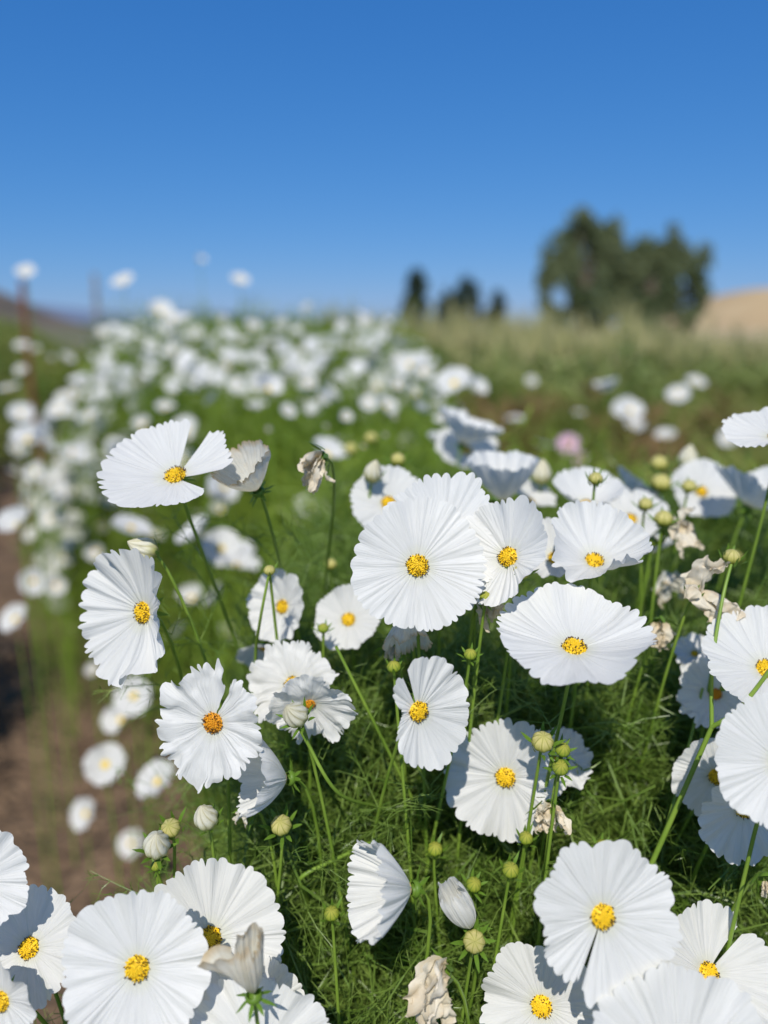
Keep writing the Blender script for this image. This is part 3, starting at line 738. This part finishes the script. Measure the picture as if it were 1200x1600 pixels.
F(227, 957, .45, 116, 176, 33, 'white flower turned aside over the soil path, near petals folded round its centre', 130, lean=(.04, .30), a0=12, a1=26, folds=((5, 45, 22), (110, 16, 10), (290, 12, 30)), teeth=44, tooth=.06, wave=5)
F(275, 746, .46, 114, 95, 44, 'white flower with a missing petal leaving a wide gap beside its centre', 131, lean=(.04, .30), a0=12, a1=20, gaps=((72, 11), (337, 15)), rad=((30, 26, .84), (285, 35, .74)), teeth=42)
F(402, 766, .472, 82, 118, 50, 'fading white cup flower beside the flower with the missing petal', 132, lean=(.04, .30), a0=36, a1=66, mt='petal_old', ragged=.25, disc=.6, kind='old', pleat=.018)
F(607, 787, .57, 62, 90, 22, 'soft white flower rising behind the round flat one next to a cream bud', 133, a0=8, a1=14)
F(443, 948, .53, 60, 160, 30, 'white flower turned aside under a thin-stemmed yellow bud', 134, a0=14, a1=30, ragged=.25)
F(414, 1008, .565, 48, 262, 55, 'shaded white flower hanging under the one turned aside', 135, a0=20, a1=40)
F(545, 969, .53, 55, 110, 28, 'small white flower nestled in the leaves under the rim of the round flat one', 136, a0=10, a1=20, folds=((110, 30, 20),))
F(640, 950, .455, 72, 268, 62, 'limp greyish white flower hanging face down under the round flat one', 137, a0=45, a1=72, mt='petal_old', ragged=.4, disc=0)
F(868, 1190, .49, 58, 60, 34, 'crumpled white flower behind the cluster of green buds', 138, ragged=.7, wave=7, a0=14, a1=28, disc=.7, prot=False)
F(742, 926, .475, 30, 100, 30, 'small white flower peeping out below the rim of the round flat one', 139, a0=10, a1=20, disc=.9)
# behind the focus, right
F(1212, 684, .48, 82, 108, 66, 'white flower seen from below its rim, high at the frame edge', 140, a0=14, a1=22, pleat=.0185, disc=.8)
F(1095, 769, .70, 54, 88, 26, 'soft white flower with a bright yellow centre beside a grey shaded one', 141, a0=10, a1=20)
F(1168, 792, .64, 82, 62, 82, 'grey-looking white flower showing its shaded underside next to the bright yellow centre', 142, a0=18, a1=34, disc=.7)
F(915, 792, .60, 68, 92, 56, 'soft white cup flower behind the bowl-shaped one, a green bud before it', 143, a0=25, a1=50)
F(985, 775, .74, 52, 50, 84, 'pale grey flower seen from beneath between the soft cups', 144, a0=18, a1=36)
F(786, 786, .62, 92, 92, 72, 'tall white cup flower standing behind the narrow one', 145, a0=38, a1=64)
F(826, 786, .66, 44, 70, 60, 'small white flower tucked under the tall cup', 146, a0=20, a1=40)
F(722, 694, .82, 66, 70, 74, 'blurred white cup flower tipped over, behind the tall cup', 147, a0=26, a1=52)
F(728, 705, .86, 52, 85, 40, 'blurred white flower directly beneath the tipped cup', 148, a0=10, a1=22)
F(984, 813, .62, 58, 96, 46, 'soft white flower low behind the bowl-shaped one', 149, a0=14, a1=28)
F(1012, 866, .60, 42, 80, 72, 'white cup flower low among stems near a dried flower', 150, a0=34, a1=60)
F(1206, 775, .68, 50, 120, 60, 'white cup flower at the frame edge above the shaded grey one', 151, a0=24, a1=46)
F(1085, 1022, .52, 34, 100, 40, 'small white flower partly behind the dried beige one by the forked stem', 152, ragged=.5, a0=10, a1=22, disc=.6)

# ------------------------------------------------------------------ buds
B = bud
B(462, 1117, .425, 19, 'white', 118, 42, 'cream bud on a curved stem in front of the ageing flower', 201, sep=3)
flower(737, 1450, .418, 96, 116, 70, 'fat half-open white bud above a round yellow one', 202, disc=0, a0=30, a1=104, p=.6, teeth=26, pleat=.03, wave=2.0, tooth=.07, ragged=.12, name='cosmos_bud', cat='flower bud')
B(741, 1471, .41, 17, 'yellow', 95, 30, 'round yellow-green button bud with spread sepals below the half-open bud', 203, sep=3)
B(322, 1278, .43, 18, 'white', 98, 55, 'cream bud on a straight stem, upright by the path', 204)
B(245, 1320, .425, 20, 'white', 75, 50, 'cream bud leaning towards the soil, lowest of the bud group', 205)
B(266, 1293, .432, 15, 'yellow', 92, 40, 'round yellow-green bud between two cream ones', 206)
B(439, 1288, .44, 16, 'yellow', 92, 44, 'cream-yellow bud with upright sepals under the rolled cup flower', 207, sep=3)
B(243, 1352, .43, 8, 'green', 90, 50, 'tiny green bud beneath the lowest cream bud', 208)
B(583, 739, .56, 14, 'white', 75, 55, 'cream bud just opening on a thin curved stem', 209)
B(622, 716, .62, 11, 'yellow', 90, 60, 'small pale yellow bud above the soft white flower', 210)
B(228, 859, .46, 18, 'white', 150, 60, 'closed cream bud leaning over the flower turned to the path', 211)
B(421, 890, .47, 9, 'yellow', 90, 55, 'flat yellow bud on a long thin bare stem', 212)
B(848, 1157, .425, 17, 'yellow', 92, 46, 'round cream-yellow bud, largest of the bud cluster', 213)
B(880, 1170, .43, 12, 'green', 80, 44, 'green bud with starry sepals beside the round cream-yellow one', 214, sep=3)
B(876, 1198, .428, 13, 'green', 95, 38, 'lower green bud of the cluster, wrapped in spiky sepals', 215, sep=3)
B(815, 891, .43, 13, 'yellow', 85, 46, 'shiny cream bud under the narrow turned flower', 216)
B(760, 932, .43, 11, 'green', 85, 45, 'green bud with pointed sepals under the round flat flower', 217, sep=3)
B(735, 1021, .43, 10, 'green', 92, 50, 'small green bud on a bent stem above the stunted flower', 218, sep=3)
B(518, 1426, .425, 12, 'green', 92, 50, 'green bud standing alone with upright sepals, on a long vertical stem', 219, sep=4)
B(798, 1358, .425, 13, 'green', 90, 48, 'green bud above the slit-petal flower side, sepals like a crown', 220, sep=4)
B(741, 1381, .44, 12, 'green', 75, 48, 'green bud touching the half-open white bud', 221, sep=3)
B(680, 1325, .46, 12, 'green', 85, 55, 'soft green bud above the half-open white bud', 222, sep=4)
B(822, 1308, .45, 11, 'green', 90, 50, 'small green bud below the flower in half shadow', 223, sep=4)
B(640, 1182, .52, 9, 'green', 90, 55, 'dim green bud among leaves below the stunted flower', 224)
B(615, 1040, .44, 11, 'green', 95, 60, 'green bud under the limp hanging flower', 225, sep=4)
B(942, 1320, .46, 10, 'green', 90, 55, 'green bud right above the slit-petal flower', 226)
B(931, 746, .50, 11, 'yellow', 90, 55, 'yellow-green bud on a short stem in front of the soft cup', 227)
B(1009, 786, .56, 11, 'yellow', 90, 55, 'pale green bud between the soft cups', 228)
B(1037, 808, .54, 14, 'yellow', 90, 60, 'pale bud above the dried flower with an orange heart', 229)
B(1075, 717, .72, 14, 'white', 90, 62, 'blurred cream bud above the bright yellow centre', 230)
B(1030, 722, .74, 13, 'yellow', 90, 62, 'blurred yellow bud beside the blurred cream bud', 231)
B(1077, 758, .60, 11, 'yellow', 90, 55, 'green-yellow bud covering part of the bright yellow-centred flower', 232)
B(1144, 868, .46, 13, 'yellow', 88, 60, 'blurred yellow bud topping the forked stem', 233)
B(1033, 752, .68, 15, 'yellow', 90, 60, 'pale round bud below the blurred yellow bud', 234)
B(1020, 845, .56, 9, 'green', 90, 60, 'small bud low beside the dried flower', 235)
B(846, 741, .66, 15, 'white', 90, 60, 'cream bud beside the tall white cup', 236)
B(517, 880, .62, 9, 'yellow', 90, 60, 'small yellow bud in the blurred leaves', 237)
B(505, 980, .50, 9, 'green', 90, 60, 'tiny green bud in front of the small nestled flower', 238)
B(580, 683, 1.0, 10, 'yellow', 90, 60, 'blurred yellow bud high in the leaves behind the opening bud', 239)
B(548, 700, 1.0, 10, 'yellow', 90, 60, 'blurred yellow bud near the dried crumpled flower', 240)
B(1150, 870, .8, 10, 'yellow', 90, 60, 'far pale bud behind the dried beige flower', 241)

# ------------------------------------------------------------------ withered flowers
Wt = withered
flower(396, 1553, .372, 108, 94, 72, 'wilting cream bud-like flower, petals folded shut and brown-tipped, above green sepals', 301, disc=0, mt='petal_old', a0=40, a1=98, p=.55, ragged=.20, pleat=.04, wave=2.5, teeth=24, folds=((190, 15, -78), (215, 12, -34)), gaps=((166, 3), (236, 3)), rad=((60, 60, 1.12),), name='withered_flower', cat='withered flower')
Wt(690, 1520, .40, 92, 165, 70, 'beige withered flower drooping sideways from green sepals under the half-open bud', 302, droop=1.3, petals=9, spread=.55)
Wt(500, 716, .475, 50, 205, 70, 'shrivelled beige flower hanging alone beside the fading cup', 303, lean=(-.10, .40), droop=.8, spread=.7)
Wt(1088, 925, .47, 72, 60, 70, 'dried beige flower draped over beside the forked stem', 304, droop=1.7, petals=9, spread=.8)
Wt(1058, 826, .55, 46, 20, 50, 'dried cream flower with an orange heart', 305, droop=1.0, spread=1.2)
Wt(1044, 905, .58, 44, 270, 30, 'limp white flower with a brown centre below the dried cream one', 306, mt='petal_old', droop=1.2, spread=1.3)
Wt(1030, 976, .50, 44, 260, 60, 'dried pinkish beige flower hanging low beside the wide fan', 307, droop=1.3, spread=.6)
Wt(758, 938, .445, 40, 300, 60, 'small dried beige flower tucked under the narrow turned flower', 308, droop=1.1, spread=.8)
Wt(862, 1262, .45, 46, 255, 45, 'torn dried flower under the cluster of green buds', 309, droop=1.2, spread=1.1)
Wt(1200, 1378, .41, 26, 270, 60, 'brown dried flower head at the frame edge beside the upright fan', 310, droop=1.2, spread=.5)
Wt(768, 790, .56, 22, 270, 60, 'small dried flower between the fringe and the narrow turned flower', 311, droop=1.2, spread=.7)
Wt(384, 1268, .45, 22, 200, 60, 'scrap of dried petals under the rolled cup flower', 312, mt='petal_old', droop=1.3, spread=.8)
Wt(616, 1012, .47, 20, 250, 60, 'lit ragged dry petal scrap at the side of the limp hanging flower', 313, droop=1.2, spread=.8)

# ------------------------------------------------------------------ branching bare stems
def branch(points_list, radii, label, nodes=()):
    """each item of points_list is a run of (px, py, depth); the first starts at the ground"""
    runs = [np.array([at(*p) for p in r]) for r in points_list]
    b0 = runs[0][0].copy(); base = np.array([b0[0] - .03, b0[1] + .06, -.03]); tg = (runs[0][1] - b0); foot = bez(base, base + np.array([0, 0, .3]), b0 - tg * 1.5, b0, 12)
    e = link('cosmos_shoot', None, loc=base); e.empty_display_size = .02; tag(e, label, 'stem', 'bare green stems')
    for r, rad in zip(runs, radii):
        k = len(r); t = np.linspace(0, k - 1, 26); i = np.clip(t.astype(int), 0, k - 2); f = (t - i)[:, None]
        pm = r[np.clip(i - 1, 0, k - 1)]; p0 = r[i]; p1 = r[i + 1]; p2 = r[np.clip(i + 2, 0, k - 1)]
        P = .5 * (2 * p0 + (p1 - pm) * f + (2 * pm - 5 * p0 + 4 * p1 - p2) * f * f + (3 * p0 - pm - 3 * p1 + p2) * f ** 3)
        if r is runs[0]: P = np.vstack([foot[:-1], P])
        V, Q = tube(P - base, np.linspace(rad, rad * .72, len(P)), 8); link('branch', make_mesh('branch', V, Q, M['stem']), e)
    return e
branch([[(1000, 1390, .47), (1060, 1255, .455), (1112, 1136, .44)], [(1112, 1136, .44), (1113, 1040, .445), (1128, 940, .452), (1144, 876, .46)], [(1112, 1136, .44), (1150, 1112, .43), (1192, 1062, .42), (1235, 1000, .41)], [(1040, 1300, .46), (1075, 1170, .49), (1098, 1075, .50)]], [.0019, .0013, .0014, .0012], 'forked green stem splitting at a pale node near the frame edge')
branch([[(985, 1330, .60), (950, 1180, .60), (915, 1060, .60)]], [.0022], 'thick straight green stem leaning under the wide fan')
branch([[(1020, 1240, .64), (1005, 1080, .64), (1012, 960, .63), (1036, 830, .56)]], [.0020], 'tall green stem rising to the pale bud by the dried cream flower')
branch([[(650, 1260, .50), (580, 1120, .47), (525, 1010, .46)]], [.0013], 'slanting thin green stem crossing the leaves below the small nestled flower')
branch([[(600, 1262, .50), (530, 1240, .44), (480, 1160, .43), (466, 1132, .427)]], [.0013], 'curved green stem carrying the cream bud')
branch([[(400, 1010, .50), (408, 960, .475), (420, 898, .47)]], [.0011], 'very thin bare stem under the flat yellow bud')
branch([[(480, 1400, .50), (470, 1372, .47), (530, 1340, .48), (600, 1305, .50)]], [.0016], 'brownish sideways stem with a broken tip')

# ------------------------------------------------------------------ flowers of the row, out of focus
rng = np.random.RandomState(42)
SOFT = [corolla('corolla', 500 + i, .034, a0=a, a1=b, teeth=22, spt=3, nr=7, wave=5, pleat=.02, ragged=rg) for i, (a, b, rg) in enumerate(((5, 12, 0), (8, 18, 0), (12, 28, 0), (18, 40, 0), (26, 54, 0), (8, 15, .4)))]
PINK = corolla('corolla', 520, .034, a0=5, a1=14, teeth=20, spt=3, nr=7, wave=5, m='petal_pink')
OLD = corolla('corolla', 521, .030, a0=45, a1=75, teeth=20, spt=3, nr=7, wave=6, ragged=.4, m='petal_old')
def soft_disc():
    g = Geo(); th = np.arange(10) * .62832; ss = np.linspace(.03, 1, 4)
    g.add([(r * math.cos(a), r * math.sin(a), .45 * (1 - r * r)) for a in th for r in ss], grid_faces(10, 4, True)); return g.build('centre_disc', M['floret'])
SOFT_DISC = soft_disc()
V, Q = tube(np.array([[0, 0, 0], [.004, .003, .35], [-.004, .004, .7], [0, 0, 1.0]]), [.0024, .002, .0016, .0013], 5)
SOFT_STEM = make_mesh('stem', V, Q, M['stem'])

def soft_flower(P, scale, label, group, me=None, n=None, tall=True):
    """a flower of the row standing on its own straight stem"""
    base = np.array([P[0], P[1], -.05])
    e = link('cosmos_flower', None, loc=base); e.empty_display_size = .02; tag(e, label, 'flower', group)
    if n is None:
        n = np.array([.06, -.42, .80]) + rng.normal(0, .42, 3)
    n = n / np.linalg.norm(n)
    q = Vector(n).to_track_quat('Z', 'Y')
    link('corolla', SOFT[rng.randint(6)] if me is None else me, e, P - base, q, scale)
    link('centre_disc', SOFT_DISC, e, P - base + n * .0025, q, .0062 * scale)
    o = link('stem', SOFT_STEM, e); o.scale = (1, 1, (P - base)[2]); o.rotation_euler = (0, 0, rng.uniform(0, 6.28))
    return e

G_PATH = 'white flowers leaning over the path'
PATHL = 'blurred white flower leaning low over the bare soil path'
for px, py, r in ((165, 1195, 34), (247, 1222, 36), (135, 1272, 28), (190, 1125, 30), (210, 1088, 32), (215, 1010, 24), (25, 968, 26), (205, 1318, 22), (150, 1050, 16), (88, 915, 18), (52, 908, 22), (150, 862, 18)):
    t = .031 * F_PX / r; t = min(max(t, .85), 1.9); P = at(px, py, t); soft_flower(P, r * t / F_PX / .034, PATHL, G_PATH, None, np.array([rng.normal(-.1, .45), -.65, .6 + rng.normal(0, .3)]))
G_IN = 'white flowers low among the leaves'
for px, py, r in ((205, 826, 32), (310, 838, 36), (345, 858, 34), (370, 885, 36), (375, 868, 28), (325, 775, 32), (350, 762, 26), (485, 795, 28), (340, 935, 26), (300, 935, 24), (355, 990, 20), (510, 712, 34), (535, 690, 18), (640, 690, 18), (450, 860, 16), (480, 870, 14), (280, 990, 18), (1130, 855, 16), (1165, 900, 18), (1080, 860, 20), (1195, 912, 20)):
    t = .032 * F_PX / r; t = min(max(t, .95), 1.7); P = at(px, py, t); soft_flower(P, r * t / F_PX / .034, 'blurred white flower low among the leaves behind the sharp ones', G_IN)
for px, py, r in ((450, 642, 13), (500, 624, 15), (540, 652, 12), (576, 630, 14), (612, 655, 11), (655, 640, 15), (690, 655, 12), (470, 586, 15), (530, 592, 14), (622, 602, 13), (662, 580, 16), (560, 562, 13), (425, 672, 11), (600, 684, 10), (680, 690, 18), (505, 668, 10), (400, 640, 12), (565, 700, 10), (370, 600, 14), (330, 625, 13)):
    t = float(np.interp(py, [560, 600, 640, 680, 720], [2.4, 1.85, 1.38, 1.08, .92])); soft_flower(at(px, py, t), r * t / F_PX / .034, 'small blurred pale flower dotting the near slope of the row', 'small pale flowers on the near slope of the row', OLD if r < 12 else None)
G_R = 'white flowers beyond the row'
for px, py, r in ((950, 612, 26), (975, 636, 18), (985, 642, 22), (1060, 616, 18), (1087, 598, 16), (1040, 684, 18), (848, 700, 18), (1140, 684, 17), (1005, 672, 12), (805, 655, 16), (905, 645, 9), (830, 595, 9), (990, 662, 14)):
    t = .034 * F_PX / r; t = min(max(t, 1.8), 3.8); P = at(px, py, t); soft_flower(P, r * t / F_PX / .034, 'blurred white flower dotted over the weeds before the corn', G_R)
for px, py, r in ((888, 694, 18), (905, 716, 12)):
    t = 1.9; soft_flower(at(px, py, t), r * t / F_PX / .034, 'blurred pink flower among the weeds' if r > 15 else 'small blurred pink flower below the larger pink one', None, PINK, np.array([0, -.9, .3]))
G_T = 'white flowers standing above the row'
for px, py, r in ((193, 440, 19), (313, 408, 10), (375, 438, 15), (250, 488, 22), (285, 502, 16), (395, 510, 14), (480, 480, 9), (40, 424, 15), (345, 500, 12), (440, 505, 9), (600, 520, 9), (305, 520, 14)):
    t = 2.7 if r > 12 else 3.4; soft_flower(at(px, py, t), r * t / F_PX / .034, 'blurred white flower on a tall stem standing out above the row against the sky', G_T, None, np.array([rng.normal(0, .4), -.5, .7 + rng.normal(0, .25)]))
for px, py, r in ((418, 610, 29), (710, 600, 30), (740, 610, 24), (590, 605, 18), (480, 640, 20), (290, 670, 22), (45, 688, 28), (30, 822, 34), (640, 570, 22)):
    t = .034 * F_PX / r; soft_flower(at(px, py, t), 1.0, 'large blurred white flower on the flank of the row', 'larger blurred flowers of the row', SOFT[rng.randint(1, 5)], np.array([rng.normal(0, .35), -.6, .7]))

for px, py in ((20, 640), (28, 742), (78, 762), (92, 802), (122, 742), (142, 690), (100, 648), (62, 728), (152, 782), (172, 642), (118, 600), (60, 838), (70, 690), (110, 700), (160, 735), (35, 700), (105, 770), (50, 790), (185, 700), (140, 650)):
    t = rng.uniform(1.95, 2.6); soft_flower(at(px + rng.normal(0, 6), py + rng.normal(0, 6), t), rng.uniform(.8, 1.1), 'blurred white flower in the thick clump spilling over the path edge', 'clump of white flowers at the path edge')

# the row itself: countable flowers on its top and on the flank along the path
placed = []
def row_pick(n, ylo, yhi, label, group, flank, dmin):
    k = 0; tries = 0
    while k < n and tries < 20000:
        tries += 1
        y = 1 / rng.uniform(1 / yhi, 1 / ylo)
        le = np.interp(y, *LE); re = np.interp(y, *RE); wd = re - le
        x = le + (wd * rng.uniform(.04, .95) if not flank else rng.uniform(-.06, .30) * min(1, .6 + y * .1))
        h = float(row_height(np.array(x), np.array(y)))
        z = h + rng.normal(.055, .045) if not flank else rng.uniform(.45, 1.02) * np.interp(y, *HT)
        P = np.array([x, y, max(z, .3)]); px, py, t = project(P)
        if px < -40 or px > 1240 or py > 880 or py < 425: continue
        if any((px - a) ** 2 + (py - b) ** 2 < (dmin * min(1, 3 / t)) ** 2 for a, b in placed): continue
        if not flank and px > 620 and y < 2.2: continue
        placed.append((px, py)); k += 1
        soft_flower(P, rng.uniform(.75, 1.12), label, group, OLD if rng.rand() < .12 else None)
row_pick(64, 1.9, 6.0, 'blurred white flower on the side of the row that faces the path', 'white flowers on the path side of the row', True, 17)
row_pick(96, 1.7, 11.0, 'blurred white flower on top of the long row', 'white flowers on top of the row', False, 18)

def far_flowers():
    V = []; Q = []; n = 0
    th = np.arange(9) * 2 * math.pi / 9
    for k in range(2700):
        y = 1 / rng.uniform(1 / 26, 1 / 2.2); le = np.interp(y, *LE) - max(0, y - 14) * .3; re = np.interp(y, *RE) - max(0, y - 14) * .3
        x = rng.uniform(le, re); z = float(row_height(np.array(x), np.array(min(y, 14)))) + rng.normal(-.03, .06) if y < 14 else 1.05 + rng.normal(0, .05)
        nn = np.array([.1, -.6, .7]) + rng.normal(0, .45, 3); nn /= np.linalg.norm(nn); a = np.cross(nn, [0, 0, 1]); a /= np.linalg.norm(a); b = np.cross(nn, a); r = rng.uniform(.011, .031)
        c = np.array([x, y, z]); ring = [c + r * (math.cos(q) * a + math.sin(q) * b) * rng.uniform(.88, 1.1) + nn * r * .25 for q in th]
        V += [c] + ring; Q += [[n, n + 1 + i, n + 1 + (i + 1) % 9] for i in range(9)]; n += 10
    return make_mesh('distant_flowers', V, np.array(Q), M['petal'], np.tile([.3, .7], (len(V), 1)))
tag(link('distant_flowers', far_flowers()), 'countless small white flowers where the row runs into the distance', 'flowers', None, 'stuff')

# ------------------------------------------------------------------ foliage
rng = np.random.RandomState(7)
FINE = [feather_leaf(rng, 6, 2, 2, .0112) for i in range(10)]
MID = [feather_leaf(rng, 5, 1, 1, .024) for i in range(6)]
COARSE = [feather_leaf(rng, 4, 0, 1, .05) for i in range(5)]
BLADE = [blade_clump(rng, 7, .07) for i in range(5)]

def row_points(n, ylo, yhi, power, thick, xlim=None, lump=0.0):
    y = ylo + (yhi - ylo) * rng.uniform(0, 1, n) ** power
    le = np.interp(y, *LE); re = np.interp(y, *RE)
    x = le + (re - le) * rng.uniform(0, 1, n)
    if xlim is not None:
        k = (x < xlim[1] * np.maximum(y, .3) + .15) & (x > xlim[0]); x, y = x[k], y[k]
    h = row_height(x, y)
    if lump: h = h + lump * np.array([mnoise.noise(Vector((a * 9, b * 9, 3.3))) for a, b in zip(x, y)]) - lump * .3
    z = h - rng.exponential(thick, len(x)) + rng.normal(0, .015, len(x))
    k = z > .02
    return np.stack([x, y, z], -1)[k]

P = np.concatenate([row_points(11000, .16, .98, .9, .05, (-1, .50), .12), row_points(2600, .16, .98, 1.0, .20, (-1, .50))])
D = unit(rng.normal(0, .75, (len(P), 3)) + np.array([0, -.12, .55])); S = rng.uniform(.080, .165, len(P))
P = P - D * S[:, None] * .6
scatter('cosmos_foliage', FINE, P, D, S, M['leaf'], 'thread-fine feathery green leaves of the near plants', rng, True)
for e, (base, pts, seed) in zip(LEAFY, STEMS):              # pairs of leaves up each near stem
    r_ = np.random.RandomState(seed); arc = np.concatenate([[0], np.cumsum(np.linalg.norm(np.diff(pts, axis=0), axis=1))])
    g = Geo(); d = .045 + r_.uniform(0, .03)
    while d < .30:
        p = np.array([np.interp(d, arc, pts[:, i]) for i in range(3)]); a = r_.uniform(0, 6.28)
        for sgn in (0, math.pi):
            D1 = np.array([[math.cos(a + sgn), math.sin(a + sgn), r_.uniform(.3, 1.0)]]); D1 = unit(D1)
            tv, tq = FINE[r_.randint(10)]; W = (tv @ rot_to(D1, r_.uniform(0, 6.28, 1))[0].T) * (r_.uniform(.035, .05) + .16 * d) + p
            px, py, t = project(W)
            if (t < .30).any() or any((((px - cx) ** 2 + (py - cy) ** 2 < (rr * 1.1) ** 2) & (t < dd + .012)).any() for cx, cy, rr, dd in PROTECT): continue
            g.add(W - base, tq)
        d += r_.uniform(.03, .05)
    if g.n: link('leaves', g.build('leaves', M['leaf']), e)
P = row_points(11000, .9, 3.6, 1.25, .16)
D = unit(rng.normal(0, .75, (len(P), 3)) + np.array([0, -.1, .6])); S = rng.uniform(.09, .17, len(P))
scatter('row_foliage', MID, P - D * S[:, None] * .6, D, S, M['leaf_mid'], 'soft feathery green leaves along the middle of the row', rng)
P = row_points(9000, 3.3, 14, 1.3, .16)
D = unit(rng.normal(0, .6, (len(P), 3)) + np.array([0, -.1, .8])); S = rng.uniform(.16, .30, len(P))
scatter('far_row_foliage', COARSE, P - D * S[:, None] * .7, D, S, M['leaf_mid'], 'blurred green leaves where the row runs into the distance', rng)
# wispy shoots that stand above the row
k = 160; y = rng.uniform(2.4, 4.2, k); x = np.interp(y, *LE) + rng.uniform(.3, 1.5, k)
P = np.stack([x, y, row_height(x, y) - .05], -1); D = unit(rng.normal(0, .22, (k, 3)) + np.array([0, 0, 1])); S = rng.uniform(.14, .28, k)
scatter('tall_shoots', [feather_leaf(rng, 5, 0, 1, .014) for i in range(4)], P, D, S, M['leaf_mid'], 'wispy green shoots standing above the row against the sky', rng)
# the green row across the path
k = 10500; y = .9 + 19 * rng.uniform(0, 1, k) ** 1.5; ex = np.interp(y, [.9, 1.95, 2.25, 2.7, 4, 7, 9, 20], [-1.08, -1.10, -1.50, -1.72, -2.35, -3.3, -4.0, -7.6]); u = rng.uniform(0, 1, k); x = ex - u * np.interp(y, [1, 9, 20], [1.6, 3.0, 6.0])
h = (np.interp(y, [.9, 2.0, 2.6, 5, 9], [.80, .80, .72, .98, 1.12])) * (.40 + .60 * smoothstep(0, np.interp(y, [2, 3], [.10, .30]), u)); z = h - rng.exponential(.16, k); m_ = z > .02
P = np.stack([x, y, z], -1)[m_]; D = unit(rng.normal(0, .6, (len(P), 3)) + np.array([0, 0, .9])); S = rng.uniform(.14, .26, len(P)) * np.interp(P[:, 1], [3, 15], [1, 2])
scatter('opposite_row_foliage', COARSE, P - D * S[:, None] * .6, D, S, M['leaf_weed'], 'dark green leafy row on the other side of the path', rng)
# weeds between the row and the corn
k = 10500; y = 1.15 + 6.5 * rng.uniform(0, 1, k) ** 1.1; re = np.interp(y, *RE); x = re - .15 + rng.uniform(0, 1, k) * np.maximum(.72 * y - re + 1.0, .6)
h = .56 + .12 * np.sin(x * 2.1 + y) + .08 * np.sin(y * 3.3 - x); z = h - rng.exponential(.14, k); m_ = z > .02
P = np.stack([x, y, z], -1)[m_]; D = unit(rng.normal(0, .45, (len(P), 3)) + np.array([0, 0, 1])); S = rng.uniform(.16, .30, len(P)) * np.interp(P[:, 1], [1.5, 9], [.7, 1.2])
scatter('weed_foliage', COARSE + BLADE, P - D * S[:, None] * .7, D, S, M['leaf_weed'], 'low green weeds between the flower row and the corn', rng)
# reddish plants among the weeds
for px, py, t, hh in ((775, 660, 3.6, .62), (1025, 690, 3.0, .6), (780, 655, 3.9, .62), (760, 640, 4.2, .66), (815, 640, 4.4, .66), (1000, 660, 4.0, .62), (1030, 680, 3.6, .56), (930, 632, 5.0, .7), (1120, 660, 4.2, .66), (860, 640, 4.8, .66), (1170, 690, 3.7, .55)):
    hh += .10; Pq = at(px, py, t); e = link('reddish_weed', None, loc=(Pq[0], Pq[1], -.05)); tag(e, 'reddish brown weed among the green weeds before the corn', 'weed', 'reddish weeds')
    g = Geo(); V, Q = tube(np.array([[0, 0, 0], [.01, 0, hh * .5], [0, .01, hh]]), [.008, .006, .003], 5); g.add(V, Q); link('stem', g.build('stem', M['leaf_red']), e)
    g = Geo()
    for k in range(34):
        tv, tq = BLADE[rng.randint(5)]; a = rng.uniform(0, 6.28); c, s = math.cos(a), math.sin(a); sc = rng.uniform(.12, .22)
        g.add(tv @ np.array([[c, s, 0], [-s, c, 0], [0, 0, 1]]) * sc + np.array([rng.normal(0, .09), rng.normal(0, .09), hh * rng.uniform(.30, 1.0)]), tq)
    link('leaves', g.build('leaves', M['leaf_red'], False), e)
